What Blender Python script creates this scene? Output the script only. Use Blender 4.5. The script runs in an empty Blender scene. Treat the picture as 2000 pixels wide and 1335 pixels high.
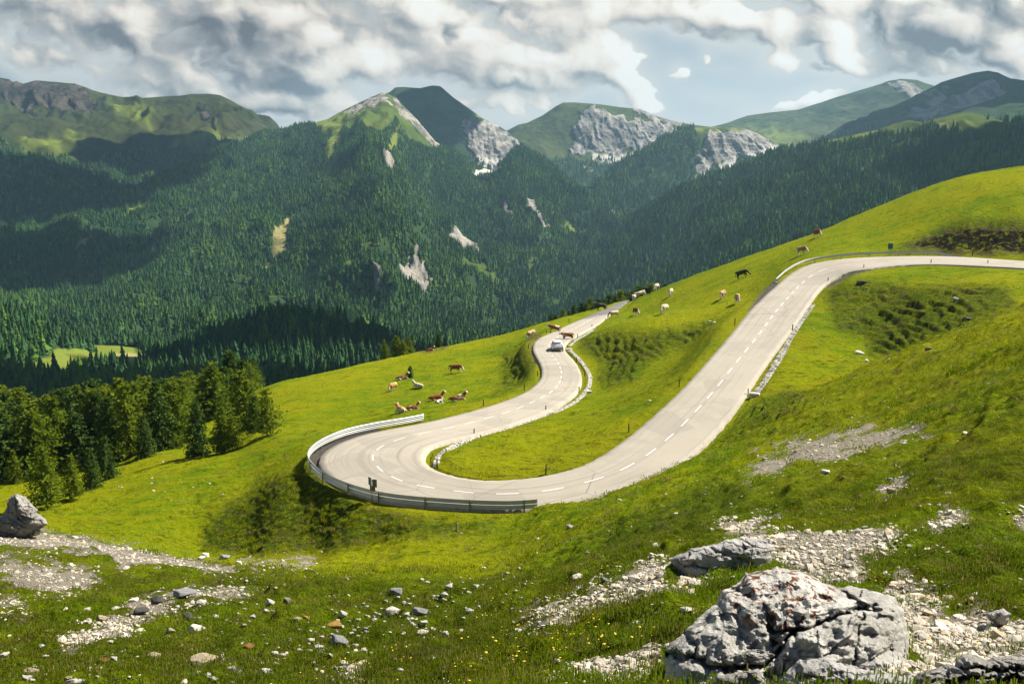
import bpy, bmesh, math, random, time
import numpy as np
from mathutils import Vector, Matrix, kdtree
random.seed(7); RNG = np.random.default_rng(11)
R = math.radians
T0 = time.time()
scene = bpy.context.scene
col = scene.collection

# ------------------------------------------------------------------ camera, light, sky, exposure
F_PX, PITCH = 1944.0, math.atan((667.5 - 324.0) / 1944.0)
cam_d = bpy.data.cameras.new('camera'); cam_d.sensor_width = 36.0; cam_d.lens = 36.0 * F_PX / 2000.0
cam_d.clip_start = 0.1; cam_d.clip_end = 60000
cam = bpy.data.objects.new('camera', cam_d); col.objects.link(cam)
cam.location = (0, 0, 0); cam.rotation_euler = (R(90) - PITCH, 0, 0)
scene.camera = cam
SUN_AZ, SUN_EL = R(62), R(47)          # azimuth measured from the view direction (+Y) towards the right (+X)
SUN_DIR = Vector((math.sin(SUN_AZ) * math.cos(SUN_EL), math.cos(SUN_AZ) * math.cos(SUN_EL), math.sin(SUN_EL)))
sun_d = bpy.data.lights.new('sun', 'SUN'); sun_d.energy = 5.0; sun_d.angle = R(0.53); sun_d.color = (1.0, 0.93, 0.80)
sun = bpy.data.objects.new('sun', sun_d); col.objects.link(sun)
sun.rotation_euler = SUN_DIR.to_track_quat('Z', 'Y').to_euler()
sun['kind'] = 'structure'
vs = scene.view_settings
vs.view_transform = 'Standard'; vs.look = 'None'; vs.exposure = EXPOSURE = 1.15; vs.gamma = 1.0
scene.render.engine = 'CYCLES'
cy = scene.cycles
cy.max_bounces = 6; cy.diffuse_bounces = 2; cy.glossy_bounces = 2; cy.transmission_bounces = 2
cy.transparent_max_bounces = 8; cy.volume_bounces = 0; cy.caustics_reflective = False; cy.caustics_refractive = False
cy.use_denoising = True
cy.sample_clamp_indirect = 4.0

CP, SP = math.cos(PITCH), math.sin(PITCH)
def ray(u, v):
    """direction of photo pixel (2000 wide) scaled so that y = 1: returns (x/y, z/y)"""
    a = (np.asarray(u, float) - 1000.0) / F_PX; b = (667.5 - np.asarray(v, float)) / F_PX
    y = CP + b * SP
    return a / y, (-SP + b * CP) / y
def pix(x, y, z):
    """inverse of ray()"""
    cz = CP * y - SP * z; uy = SP * y + CP * z
    return 1000.0 + F_PX * x / cz, 667.5 - F_PX * uy / cz
def at(u, v, D):
    a, r = ray(u, v); return Vector((float(a) * D, D, float(r) * D))

# ------------------------------------------------------------------ node helpers
def new_mat(name):
    m = bpy.data.materials.new(name); m.use_nodes = True
    nt = m.node_tree; nt.nodes.clear()
    return m, nt
class NT:
    def __init__(s, nt): s.nt = nt
    def n(s, typ, **kw):
        nd = s.nt.nodes.new(typ)
        for k, v in kw.items(): setattr(nd, k, v)
        return nd
    def lk(s, a, b): s.nt.links.new(a, b)
    def put(s, sock, v):
        if isinstance(v, bpy.types.NodeSocket): s.lk(v, sock)
        else: sock.default_value = v
    def math(s, op, a, b=0.0, c=0.0, clamp=False):
        nd = s.n('ShaderNodeMath', operation=op); nd.use_clamp = clamp
        s.put(nd.inputs[0], a); s.put(nd.inputs[1], b); s.put(nd.inputs[2], c)
        return nd.outputs[0]
    def vmath(s, op, a, b=(0, 0, 0)):
        nd = s.n('ShaderNodeVectorMath', operation=op); s.put(nd.inputs[0], a); s.put(nd.inputs[1], b)
        return nd.outputs[0]
    def mix(s, f, a, b, blend='MIX'):
        nd = s.n('ShaderNodeMix', data_type='RGBA', blend_type=blend); nd.clamp_factor = True
        s.put(nd.inputs[0], f)
        for i, v in ((6, a), (7, b)):
            s.put(nd.inputs[i], v if isinstance(v, bpy.types.NodeSocket) else (*v[:3], 1.0))
        return nd.outputs[2]
    def ramp(s, f, lo, hi, a=0.0, b=1.0, smooth=True):
        nd = s.n('ShaderNodeMapRange'); nd.interpolation_type = 'SMOOTHSTEP' if smooth else 'LINEAR'
        s.put(nd.inputs[0], f)
        for i, v in enumerate((lo, hi, a, b)): nd.inputs[i + 1].default_value = v
        return nd.outputs[0]
    def noise(s, vec, scale, detail=4.0, rough=0.55, dist=0.0, dim='3D', lac=2.0):
        nd = s.n('ShaderNodeTexNoise'); nd.noise_dimensions = dim
        s.put(nd.inputs['Vector'], vec); nd.inputs['Scale'].default_value = scale
        nd.inputs['Detail'].default_value = detail; nd.inputs['Roughness'].default_value = rough
        nd.inputs['Distortion'].default_value = dist; nd.inputs['Lacunarity'].default_value = lac
        return nd.outputs['Fac']
    def voro(s, vec, scale, feature='F1', rnd=1.0):
        nd = s.n('ShaderNodeTexVoronoi', feature=feature); s.put(nd.inputs['Vector'], vec)
        nd.inputs['Scale'].default_value = scale; nd.inputs['Randomness'].default_value = rnd
        return nd
    def attr(s, name, typ='GEOMETRY'):
        nd = s.n('ShaderNodeAttribute', attribute_name=name); nd.attribute_type = typ
        return nd.outputs['Fac']
    def scale(s, vec, sc):
        nd = s.n('ShaderNodeMapping'); s.put(nd.inputs['Vector'], vec); nd.inputs['Scale'].default_value = sc
        return nd.outputs[0]
    def pos(s): return s.n('ShaderNodeNewGeometry').outputs['Position']
    def objco(s): return s.n('ShaderNodeTexCoord').outputs['Object']
    def rnd(s): return s.n('ShaderNodeObjectInfo').outputs['Random']
    def bump(s, h, strength=0.5, dist=0.1, normal=None):
        nd = s.n('ShaderNodeBump'); s.put(nd.inputs['Height'], h); nd.inputs['Strength'].default_value = strength
        nd.inputs['Distance'].default_value = dist
        if normal is not None: s.lk(normal, nd.inputs['Normal'])
        return nd.outputs[0]
    def out(s, shader): s.lk(shader, s.n('ShaderNodeOutputMaterial').inputs[0])
    def bsdf(s, base, rough=0.8, normal=None, spec=0.3, metal=0.0):
        nd = s.n('ShaderNodeBsdfPrincipled')
        s.put(nd.inputs['Base Color'], base if isinstance(base, bpy.types.NodeSocket) else (*base[:3], 1.0))
        s.put(nd.inputs['Roughness'], rough); nd.inputs['Metallic'].default_value = metal
        nd.inputs['Specular IOR Level'].default_value = spec
        if normal is not None: s.lk(normal, nd.inputs['Normal'])
        return nd.outputs[0]
def simple_mat(name, c, rough=0.7, metal=0.0, spec=0.3, var=0.15, scale=8.0, bump=0.0):
    m, nt = new_mat(name); g = NT(nt)
    n = g.noise(g.objco(), scale, 5)
    colr = g.mix(n, tuple(x * (1 - var * 1.6) for x in c), tuple(min(1, x * (1 + var)) for x in c))
    nrm = g.bump(g.noise(g.objco(), scale * 6, 3), bump, 0.02) if bump else None
    g.out(g.bsdf(colr, rough, nrm, spec, metal)); return m
# ------------------------------------------------------------------ sky light: Nishita world
world = bpy.data.worlds.new('World'); scene.world = world; world.use_nodes = True
wnt = world.node_tree; wnt.nodes.clear(); W = NT(wnt)
def srgb(r, g, b):
    f = lambda c: ((c / 255 + 0.055) / 1.055) ** 2.4 if c > 10 else c / 255 / 12.92
    return (f(r), f(g), f(b))
sky_n = W.n('ShaderNodeTexSky'); sky_n.sky_type = 'NISHITA'; sky_n.sun_disc = False
sky_n.sun_elevation = SUN_EL; sky_n.sun_rotation = SUN_AZ; sky_n.altitude = 1800
bg = W.n('ShaderNodeBackground'); W.lk(sky_n.outputs[0], bg.inputs[0]); bg.inputs[1].default_value = 0.05
wo = W.n('ShaderNodeOutputWorld'); W.lk(bg.outputs[0], wo.inputs[0])
# ------------------------------------------------------------------ numpy noise + mesh helpers
def _hash(ix, iy, seed):
    h = (ix.astype(np.int64) * 374761393 + iy.astype(np.int64) * 668265263 + seed * 1274126177) & 0xffffffff
    h = ((h ^ (h >> 13)) * 1274126177) & 0xffffffff
    return (h ^ (h >> 16)) & 0xffff
def perlin(x, y, seed=0):
    xi, yi = np.floor(x), np.floor(y); xf, yf = x - xi, y - yi
    u, v = xf * xf * xf * (xf * (xf * 6 - 15) + 10), yf * yf * yf * (yf * (yf * 6 - 15) + 10)
    def g(dx, dy):
        a = _hash(xi + dx, yi + dy, seed) * (2 * math.pi / 65536.0)
        return np.cos(a) * (xf - dx) + np.sin(a) * (yf - dy)
    n0 = g(0, 0) * (1 - u) + g(1, 0) * u; n1 = g(0, 1) * (1 - u) + g(1, 1) * u
    return (n0 * (1 - v) + n1 * v) * 1.5
def fbm(x, y, octv=4, seed=0, gain=0.5):
    s = 0; a = 1.0; f = 1.0; t = 0
    for i in range(octv):
        s = s + a * perlin(x * f + 17.3 * i, y * f - 9.1 * i, seed + i * 13); t += a; a *= gain; f *= 2.03
    return s / t
def ridged(x, y, octv=4, seed=0):
    s = 0; a = 1.0; f = 1.0; t = 0
    for i in range(octv):
        s = s + a * (1 - 2 * np.abs(perlin(x * f + 7.7 * i, y * f + 3.1 * i, seed + i * 7))); t += a; a *= .5; f *= 2.1
    return s / t
def sstep(lo, hi, x):
    t = np.clip((x - lo) / (hi - lo), 0, 1); return t * t * (3 - 2 * t)
def make_mesh(name, co, quads=None, tris=None, mat=None, attrs=None, smooth=True, parent=None, link=True):
    me = bpy.data.meshes.new(name)
    co = np.ascontiguousarray(co, dtype=np.float32)
    faces = []
    nq = 0 if quads is None else len(quads); nt_ = 0 if tris is None else len(tris)
    idx = np.concatenate(([np.asarray(quads).ravel()] if nq else []) + ([np.asarray(tris).ravel()] if nt_ else [])).astype(np.int32)
    st = np.concatenate([np.arange(nq) * 4, nq * 4 + np.arange(nt_) * 3]).astype(np.int32)
    me.vertices.add(len(co)); me.vertices.foreach_set('co', co.ravel())
    me.loops.add(len(idx)); me.loops.foreach_set('vertex_index', idx)
    me.polygons.add(nq + nt_); me.polygons.foreach_set('loop_start', st)
    me.update(calc_edges=True)
    me.polygons.foreach_set('use_smooth', np.full(nq + nt_, smooth, dtype=bool))
    for k, v in (attrs or {}).items():
        a = me.attributes.new(k, 'FLOAT', 'POINT'); a.data.foreach_set('value', np.ascontiguousarray(v, dtype=np.float32).ravel())
    if mat: me.materials.append(mat)
    me.update()
    o = bpy.data.objects.new(name, me)
    if link: col.objects.link(o)
    if parent: o.parent = parent
    return o
def grid_quads(nr, nc):
    i = np.arange(nr * nc).reshape(nr, nc)
    return np.stack([i[:-1, :-1], i[:-1, 1:], i[1:, 1:], i[1:, :-1]], -1).reshape(-1, 4)
def tag(o, label=None, cat=None, group=None, kind=None):
    if label: o['label'] = label
    if cat: o['category'] = cat
    if group: o['group'] = group
    if kind: o['kind'] = kind
    return o
def poly_sd(u, v, poly):
    """signed distance in photo pixels to a polygon, positive inside"""
    P = np.array(poly, float); Q = np.roll(P, -1, 0)
    d2 = np.full(np.shape(u), 1e18); ins = np.zeros(np.shape(u), bool)
    for (x1, y1), (x2, y2) in zip(P, Q):
        ex, ey = x2 - x1, y2 - y1; L = ex * ex + ey * ey + 1e-9
        t = np.clip(((u - x1) * ex + (v - y1) * ey) / L, 0, 1)
        d2 = np.minimum(d2, (u - x1 - t * ex) ** 2 + (v - y1 - t * ey) ** 2)
        if abs(ey) > 1e-9:
            ins ^= ((y1 > v) != (y2 > v)) & (u < ex * (v - y1) / ey + x1)
    d = np.sqrt(d2); return np.where(ins, d, -d)
def pmask(u, v, polys, soft=8, wob=0):
    m = np.zeros(np.shape(u))
    for p in polys: m = np.maximum(m, sstep(-soft, soft, poly_sd(u, v, p) + wob))
    return m

# ------------------------------------------------------------------ road, traced as pairs of edge points at a known height
# (outer u, outer v, outer z,  inner u, inner v, inner z) from the right frame edge down round the hairpin and away to the crest
ROAD = [
 (2240, 524, -12.0, 2240, 545, -12.4), (2120, 516, -12.1, 2120, 535, -12.6), (2000, 510, -12.25, 2000, 524, -12.6), (1920, 504, -12.4, 1920, 520, -12.8), (1825, 500, -12.65, 1825, 516, -13.05),
 (1734, 501, -12.95, 1745, 519, -13.4), (1650, 505, -13.35, 1690, 526, -13.85), (1580, 516, -14.1, 1650, 534, -14.5), (1545, 534, -15.0, 1622, 547, -15.2),
 (1524, 551, -15.7, 1599, 567, -15.9), (1468, 602, -17.2, 1570, 608, -17.0), (1435, 644, -18.2, 1545, 644, -18.0), (1405, 679, -19.0, 1524, 672, -18.7),
 (1370, 719, -19.9, 1496, 710, -19.6), (1335, 758, -20.8, 1468, 752, -20.6), (1300, 791, -21.5, 1447, 784, -21.2), (1260, 827, -22.2, 1415, 826, -22.0),
 (1218, 861, -22.8, 1375, 868, -22.7), (1176, 890, -23.2, 1325, 908, -23.3), (1134, 911, -23.5, 1265, 940, -23.8), (1100, 921, -23.7, 1200, 962, -24.2),
 (1050, 932, -23.9, 1110, 984, -24.6), (980, 938, -24.05, 1030, 993, -24.75), (927, 937, -24.15, 945, 993, -24.85), (875, 927, -24.3, 850, 987, -25.0),
 (847, 916, -24.4, 760, 978, -25.1), (833, 905, -24.5, 695, 961, -25.2), (829, 896, -24.6, 650, 938, -25.25), (830, 888, -24.65, 626, 912, -25.3), (833, 881, -24.7, 624, 895, -25.3),
 (841, 873, -24.8, 640, 878, -25.3), (856, 867, -24.9, 668, 863, -25.35), (880, 860, -25.0, 705, 850, -25.4), (915, 851, -25.2, 755, 839, -25.5), (962, 840, -25.5, 810, 829, -25.7),
 (1015, 824, -25.9, 870, 816, -26.0), (1064, 806, -26.25, 935, 799, -26.3), (1102, 785, -26.6, 985, 783, -26.6), (1127, 765, -26.9, 1030, 764, -26.9), (1136, 742, -27.15, 1055, 742, -27.2),
 (1132, 722, -27.4, 1059, 722, -27.4), (1121, 704, -27.6, 1052, 704, -27.6), (1107, 690, -27.8, 1044, 690, -27.8), (1102, 678, -28.0, 1041, 677, -28.0), (1109, 666, -28.3, 1046, 666, -28.3),
 (1127, 655, -28.6, 1059, 657, -28.6), (1150, 643, -29.0, 1081, 648, -28.9), (1172, 629, -29.4, 1110, 634, -29.3), (1190, 615, -29.9, 1142, 620, -29.8), (1206, 603, -30.5, 1172, 607, -30.4), (1218, 594, -31.1, 1196, 597, -31.0), (1229, 586, -31.9, 1213, 589, -31.8)]
# in the list above the two edges swap sides at the hairpin: L is always the uphill start's left-hand edge
def edge_pts(i):
    out = []
    for r in ROAD:
        u, v, z = r[i:i + 3]; a, e = ray(u, v); D = z / float(e); out.append((float(a) * D, D, z))
    return np.array(out)
EA, EB = edge_pts(0), edge_pts(3)
def catmull(P, n):
    P = np.asarray(P, float); Q = np.vstack([2 * P[0] - P[1], P, 2 * P[-1] - P[-2]]); out = []
    for i in range(len(P) - 1):
        p0, p1, p2, p3 = Q[i:i + 4]; t = (np.arange(n) / n)[:, None]
        out.append(.5 * (2 * p1 + (p2 - p0) * t + (2 * p0 - 5 * p1 + 4 * p2 - p3) * t ** 2 + (-p0 + 3 * p1 - 3 * p2 + p3) * t ** 3))
    out.append(P[-1:]); return np.vstack(out)
EAs, EBs = catmull(EA, 14), catmull(EB, 14)
def smooth1(P, k):
    for _ in range(k):
        Q = P.copy(); Q[1:-1] = .25 * P[:-2] + .5 * P[1:-1] + .25 * P[2:]; P = Q
    return P
EAs, EBs = smooth1(EAs, 30), smooth1(EBs, 30)
NS = len(EAs)

# ------------------------------------------------------------------ near pasture: a height field fitted through surveyed points
CTRL = [  # photo pixel + distance ahead
 (-300,1335,13),(0,1335,11.2),(350,1335,10.5),(700,1335,9.5),(1000,1335,7.7),(1200,1335,6.8),(1500,1335,6.1),(1800,1335,5.9),(2000,1335,5.8),(2300,1335,5.8),
 (0,1220,16),(300,1220,16),(600,1220,15.5),(850,1230,14),(1100,1220,10.5),(1300,1230,8.4),(1800,1250,7.4),(2000,1250,7.2),
 (0,1140,24),(200,1130,25.5),(330,1165,21),(600,1130,26),(800,1150,22),(1000,1150,18),(1150,1130,15.5),(1300,1130,11.8),(1420,1120,11.8),(1650,1080,12.5),(2000,1120,10.5),(2300,1100,10),
 (-300,1030,38),(0,1036,37),(150,1052,37),(300,1082,36),(400,1104,35.5),(440,1113,37),(60,1044,46),(200,1068,46),(330,1098,46),(150,1036,78),(300,1045,76),(0,1015,82),
 (450,1095,68),(550,1101,62),(650,1090,64),(500,1112,48),(600,1118,40),(680,1130,37),(800,1150,26),(800,1085,58),(1000,1100,46),(1000,1150,24),(1000,1200,15.5),(900,1036,65.5),(1000,1018,67),(800,1120,38),
 (480,1084,72),(620,1079,69),(400,1060,77),(720,1050,67.5),(420,1010,81),(300,1000,83),(100,985,91),(0,990,95),(-300,1000,96),(540,960,79.5),(590,1000,75.5),(700,1020,69.5),(800,1018,67.5),
 (200,930,108),(50,900,132),(0,850,160),(270,890,118),(400,900,102),(300,930,98),(500,950,87),(500,850,111),(560,900,90),(450,875,118),(400,830,141),(450,790,164),(-300,900,130),(-300,820,170),
 (540,748,180),(600,735,184),(700,713,189),(800,692,195),(900,672,197),(1000,655,191),(540,800,142),(650,800,133),(765,762,147),(890,727,157),(800,800,122),(900,780,128),(950,740,146),(1020,742,136),(1000,700,160),(980,672,178),(700,840,108),
 (1250,760,107),(1250,700,127),(1220,690,136),(1200,742,122),(1165,692,145),(1240,640,147),(1180,648,156),(1150,660,161),(1100,850,91),(950,890,83),(1050,900,80.5),(1200,800,100),(1000,865,87),(1150,760,122),
 (1300,640,139),(1400,640,116),(1350,600,160),(1300,600,180),(1400,580,160),(1250,620,186),(1500,540,158),(1450,540,172),(1480,580,142),(1340,680,124),(1300,740,107),
 (1300,560,220),(1450,507,203),(1560,470,195),(1600,455,192),(1700,415,188),(1800,378,182),(1900,350,176),(2000,335,172),(2150,312,165),(2350,300,158),
 (1650,480,158),(1700,470,160),(1800,474,150),(1900,470,144.5),(1900,438,147.5),(1990,470,141.5),(1990,430,145),(1800,440,158),(1900,400,158),(2000,390,152),(2200,470,134),(2200,400,142),
 (1650,560,126),(1800,560,118),(1950,540,117),(2000,600,92),(1690,690,104),(1750,692,99),(1850,652,94),(1600,650,109),(1640,720,98),(1550,740,94),(1730,620,113),(1660,610,117),(2200,580,85),
 (1700,722,62),(1600,762,68),(1500,805,77),(1800,690,56),(1900,660,51),(2000,636,47),(2200,590,42),
 (2000,850,24),(2000,750,33),(1900,1000,14),(1900,900,20),(1700,860,38),(1700,780,51),(1600,850,46),(1500,930,38),(1500,860,56),(1400,950,42),(1400,905,56),(1385,882,66),(1450,850,68),
 (1250,1000,41),(1250,1050,27),(1150,1050,35),(1500,1040,15.5),(1700,1000,17),(1300,1050,22),(1300,922,65),(1200,967,61.5),(1100,987,65),(1043,996,67.5),(1800,800,40),(1800,920,24),(2300,850,22)]
ca, cs, cd = [], [], []
for (u, v, D) in CTRL:
    a, e = ray(u, v); ca.append(float(a)); cs.append(float(e)); cd.append(D)
def addp(x, y, z): ca.append(x / y); cs.append(z / y); cd.append(y)
for x, y, z in [(0, 2.2, -1.85), (-2.2, 2.2, -2.3), (2.2, 2.2, -1.6), (0, 4, -2.5), (-3.2, 4, -3.2), (3.2, 4, -2.1)]: addp(x, y, z)
for (u, D, z) in [(-300, 230, -70), (0, 215, -64), (1225, 252, -38), (300, 215, -60), (600, 260, -66), (1000, 255, -47), (1240, 265, -46), (1300, 285, -44), (1600, 270, -26), (2000, 240, -8), (2350, 240, -4),
                  (-300, 330, -108), (0, 330, -108), (300, 330, -106), (600, 350, -100), (1000, 340, -80), (1300, 370, -76), (1600, 370, -62), (2000, 340, -35), (2350, 340, -25),
                  (-300, 470, -150), (0, 470, -150), (500, 470, -145), (1000, 470, -130), (1400, 470, -115), (2000, 470, -85), (2350, 470, -75)]:
    a = (u - 1000) / F_PX; ca.append(a); cs.append(z / D); cd.append(D)
for i in range(0, len(ROAD), 1):
    for E in (EA, EB):
        x, y, z = E[i]; addp(x, y, z)
KA, KB = 3.2, 1.0
def tps_feat(a, d): return np.stack([np.asarray(a) * KA, np.log(np.asarray(d)) * KB], -1)
PX = tps_feat(ca, cd); n_ = len(PX)
def U_(r2): return np.where(r2 > 1e-12, .5 * r2 * np.log(np.maximum(r2, 1e-12)), 0)
Km = U_(((PX[:, None] - PX[None]) ** 2).sum(-1)) + np.eye(n_) * 2e-4
Pm = np.hstack([np.ones((n_, 1)), PX])
Am = np.block([[Km, Pm], [Pm.T, np.zeros((3, 3))]])
Wt = np.linalg.solve(Am, np.concatenate([cs, np.zeros(3)]))
def tps(a, d):
    X = tps_feat(a, d).reshape(-1, 2); out = np.empty(len(X))
    for i in range(0, len(X), 20000):
        x = X[i:i + 20000]; out[i:i + 20000] = U_(((x[:, None] - PX[None]) ** 2).sum(-1)) @ Wt[:n_] + Wt[n_] + x @ Wt[n_ + 1:]
    return out.reshape(np.shape(a))
NC = 1000; ga = np.linspace(-.72, .72, NC)
_l = np.linspace(math.log(2.0), math.log(480), 4000); _w = 1 + 3.2 * (sstep(4.06, 4.14, _l) - sstep(4.36, 4.44, _l)) + .8 * (sstep(4.44, 4.5, _l) - sstep(4.9, 5.0, _l)) + .5 * (sstep(1.6, 1.8, _l) - sstep(2.9, 3.2, _l)) - .6 * sstep(5.3, 5.5, _l)
_c = np.cumsum(_w); NR = 1150; LG = np.interp(np.linspace(_c[0], _c[-1], NR), _c, _l); gd = np.exp(LG)
def row_of(D): return np.interp(np.log(D), LG, np.arange(NR))
qa = np.linspace(-.72, .72, 260); qd = np.exp(np.linspace(math.log(2.0), math.log(480), 330))
SQ = tps(*np.meshgrid(qa, qd))
def bilerp(Q, fa, fd):
    i = np.clip(fd.astype(int), 0, Q.shape[0] - 2); j = np.clip(fa.astype(int), 0, Q.shape[1] - 2)
    t, s = fd - i, fa - j
    return Q[i, j] * (1 - t) * (1 - s) + Q[i, j + 1] * (1 - t) * s + Q[i + 1, j] * t * (1 - s) + Q[i + 1, j + 1] * t * s
A2, D2 = np.meshgrid(ga, gd)
S0 = bilerp(SQ, (A2 + .72) / 1.44 * 259, np.log(D2 / 2) / math.log(240) * 329)
TX, TY = A2 * D2, D2.copy(); TZ = S0 * D2
TU, TV = pix(TX, TY, TZ)                    # where each spot sits in the survey photo, for the ground-cover maps below
# --- distance to the road footprint on a lookup grid
cell = .3; gx0, gy0, gnx, gny = -32.0, 58.0, 400, 640
lat = np.linspace(0, 1, 9)
RP = (EAs[:, None] * (1 - lat[None, :, None]) + EBs[:, None] * lat[None, :, None]).reshape(-1, 3)
RP = RP[(RP[:, 0] < gx0 + gnx * cell + 4)]
kd = kdtree.KDTree(len(RP))
for i, p in enumerate(RP): kd.insert((p[0], p[1], 0), i)
kd.balance()
DG = np.full((gny, gnx), 99.0); ZG = np.zeros((gny, gnx))
occ = np.zeros((gny, gnx), bool)
ii = np.clip(((RP[:, 1] - gy0) / cell).astype(int), 0, gny - 1); jj = np.clip(((RP[:, 0] - gx0) / cell).astype(int), 0, gnx - 1); occ[ii, jj] = True
pad = 22; cs_ = np.cumsum(np.cumsum(np.pad(occ.astype(int), pad), 0), 1)
h_ = 2 * pad
near = (cs_[h_:, h_:] - cs_[:-h_, h_:] - cs_[h_:, :-h_] + cs_[:-h_, :-h_])[:gny, :gnx] > 0
for i, j in zip(*np.nonzero(near)):
    _, k, d = kd.find((gx0 + (j + .0) * cell, gy0 + i * cell, 0)); DG[i, j] = d; ZG[i, j] = RP[k, 2]
inb = (TX > gx0 + 1) & (TX < gx0 + (gnx - 2) * cell) & (TY > gy0 + 1) & (TY < gy0 + (gny - 2) * cell)
fi, fj = (TY - gy0) / cell, (TX - gx0) / cell
rd = np.where(inb, bilerp(DG, np.where(inb, fj, 0), np.where(inb, fi, 0)), 99.0)
rz = np.where(inb, bilerp(ZG, np.where(inb, fj, 0), np.where(inb, fi, 0)), 0.0)
# half a sample spacing is road: shrink the distance so that 0 is the kerbless edge
rd = np.maximum(rd - .42, 0)
# --- ground-cover maps (photo polygons of bare gravel, banks and so on)
wob = fbm(TX * .35, TY * .35, 4, 3) * 14 * np.clip(24 / D2, .35, 1.6)
P_GRAVEL = [[(-80,1032),(0,1034),(150,1052),(300,1083),(400,1105),(440,1112),(420,1116),(330,1103),(240,1106),(180,1078),(60,1068),(-80,1060)],
 [(-40,1090),(60,1100),(150,1105),(190,1125),(150,1150),(120,1168),(60,1150),(20,1130),(-40,1120)],
 [(-30,1180),(30,1172),(65,1185),(50,1202),(-30,1205)],
 [(140,1258),(230,1208),(290,1178),(370,1152),(390,1158),(500,1149),(490,1162),(440,1178),(390,1180),(330,1180),(280,1205),(245,1235),(180,1255)],
 [(470,1098),(560,1092),(615,1098),(600,1112),(500,1112)], [(1310,1160),(1330,1090),(1440,1100),(1360,1150),(1290,1180),(1200,1200),(1160,1190),(1230,1130),(1290,1095)],
 [(1480,900),(1560,862),(1640,850),(1700,835),(1800,838),(1810,858),(1700,880),(1620,905),(1560,900),(1500,925),(1450,940)],
 [(1720,955),(1760,938),(1765,960),(1725,975)], [(1815,1030),(1840,972),(1880,970),(1900,1000),(1900,1030),(1850,1045)], [(1950,1005),(2080,985),(2080,1040),(1990,1040)],
 [(1400,1020),(1500,1022),(1560,1045),(1680,1030),(1770,1050),(1720,1075),(1640,1095),(1670,1130),(1600,1145),(1500,1090),(1410,1045)],
 [(1740,1165),(1850,1180),(1830,1215),(1900,1190),(2080,1225),(2080,1290),(1960,1265),(1850,1270),(1790,1300),(1760,1250)], [(1780,1270),(2080,1265),(2080,1345),(1780,1345)],
 [(1180,1165),(1290,1110),(1310,1150),(1230,1170),(1120,1215),(1030,1240),(1000,1250),(1060,1200)], [(1090,1330),(1180,1290),(1280,1270),(1290,1290),(1180,1335)],
 [(1730,1180),(1760,1150),(1800,1180),(1790,1250),(1770,1330),(1740,1330)], [(680,1310),(720,1292),(712,1306),(680,1322)]]
P_BANK = [[(600,905),(615,925),(650,955),(700,985),(760,1003),(840,1015),(960,1022),(900,1040),(800,1050),(720,1062),(620,1083),(480,1088),(400,1072),(395,1050),(430,1000),(520,945)],
 [(1125,650),(1170,652),(1240,655),(1330,640),(1390,632),(1380,652),(1300,690),(1250,715),(1240,740),(1190,752),(1165,745),(1180,715),(1150,700),(1128,680)],
 [(1612,565),(1640,553),(1700,550),(1780,560),(1960,560),(1990,600),(1900,640),(1800,670),(1740,700),(1700,690),(1690,660),(1640,650),(1620,620)],
 [(1740,492),(1780,470),(1850,440),(1920,432),(2080,425),(2080,498),(1990,498),(1880,492)],
 [(1160,1060),(1260,1000),(1400,940),(1470,950),(1460,1000),(1360,1020),(1300,1050),(1200,1080)], [(1470,800),(1540,760),(1580,770),(1560,800),(1500,830),(1440,860)],
 [(640,1335),(820,1290),(900,1240),(960,1220),(1000,1240),(900,1310),(820,1350)], [(1180,1260),(1290,1210),(1310,1260),(1200,1290)], [(980,690),(1035,685),(1045,720),(1035,745),(960,775),(985,740)]]
gravel = pmask(TU, TV, P_GRAVEL, 34, wob * 1.8)
gravel = np.maximum(gravel, 1.15 * pmask(TU, TV, P_GRAVEL[:1], 9, wob * .5))
bank = pmask(TU, TV, P_BANK, 16, wob * .8)
offroad = sstep(.25, 1.3, rd)
# --- relief: swells, cow-trod terraces on the steep banks, tussocks
swell = fbm(TX / 9, TY / 9, 3, 21) * .16 * sstep(14, 60, D2) + fbm(TX / 3.1, TY / 3.1, 3, 22) * .13 * sstep(5, 20, D2)
tread = np.sin((TZ * 6.2 + fbm(TX / 2.4, TY / 2.4, 3, 31) * 3.2))
TS = TZ * 1.9 + TY * .45                     # runs down the fall line
lump = ridged(TX / 4.5 + fbm(TX / 3, TS / 3, 2, 34) * .5, TS / 2.2, 3, 33)
phi = TZ / .62 + fbm(TX / 5, TS / 4, 3, 36) * 1.5; frac = phi - np.floor(phi); riser = np.exp(-((frac - .5) / .17) ** 2)
embank = pmask(TU, TV, P_BANK[:1], 16)
stair_k = bank * (1 - .88 * embank) * sstep(.5, 2.2, rd) * sstep(20, 45, D2)
bankrelief = bank * sstep(0.6, 2.6, rd) * (lump * (.16 - .15 * embank) + fbm(TX / 1.2, TS / .8, 3, 35) * (.26 - .16 * embank) + embank * (np.maximum(fbm(TX / .6, TS / .45, 3, 39), 0) * .14 + np.maximum(fbm(TX / 2.4, TS / .8, 3, 40), -.05) * .14)) * sstep(8, 40, D2)
tuss = (np.maximum(fbm(TX / .75, TY / .75, 3, 41), -.1) * .30 * sstep(120, 20, D2) + np.maximum(fbm(TX / .28, TY / .28, 2, 43), 0) * .05) * (1 - .75 * gravel)
faint = ridged((TX * .35 + TY * .25) / 1.9, (TY - TX * .4) / 5.5, 2, 47) * .13 * sstep(35, 80, D2)
TZ += stair_k * .9 * .62 * (np.floor(phi) + sstep(.36, .64, frac) - phi) * (.55 + .45 * sstep(-.2, .3, fbm(TX / 6, TY / 6, 2, 38)))
hm = sstep(.0, .35, fbm(TX / 6, TY / 6, 3, 71) + .12) * (1 - .6 * gravel)
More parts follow.
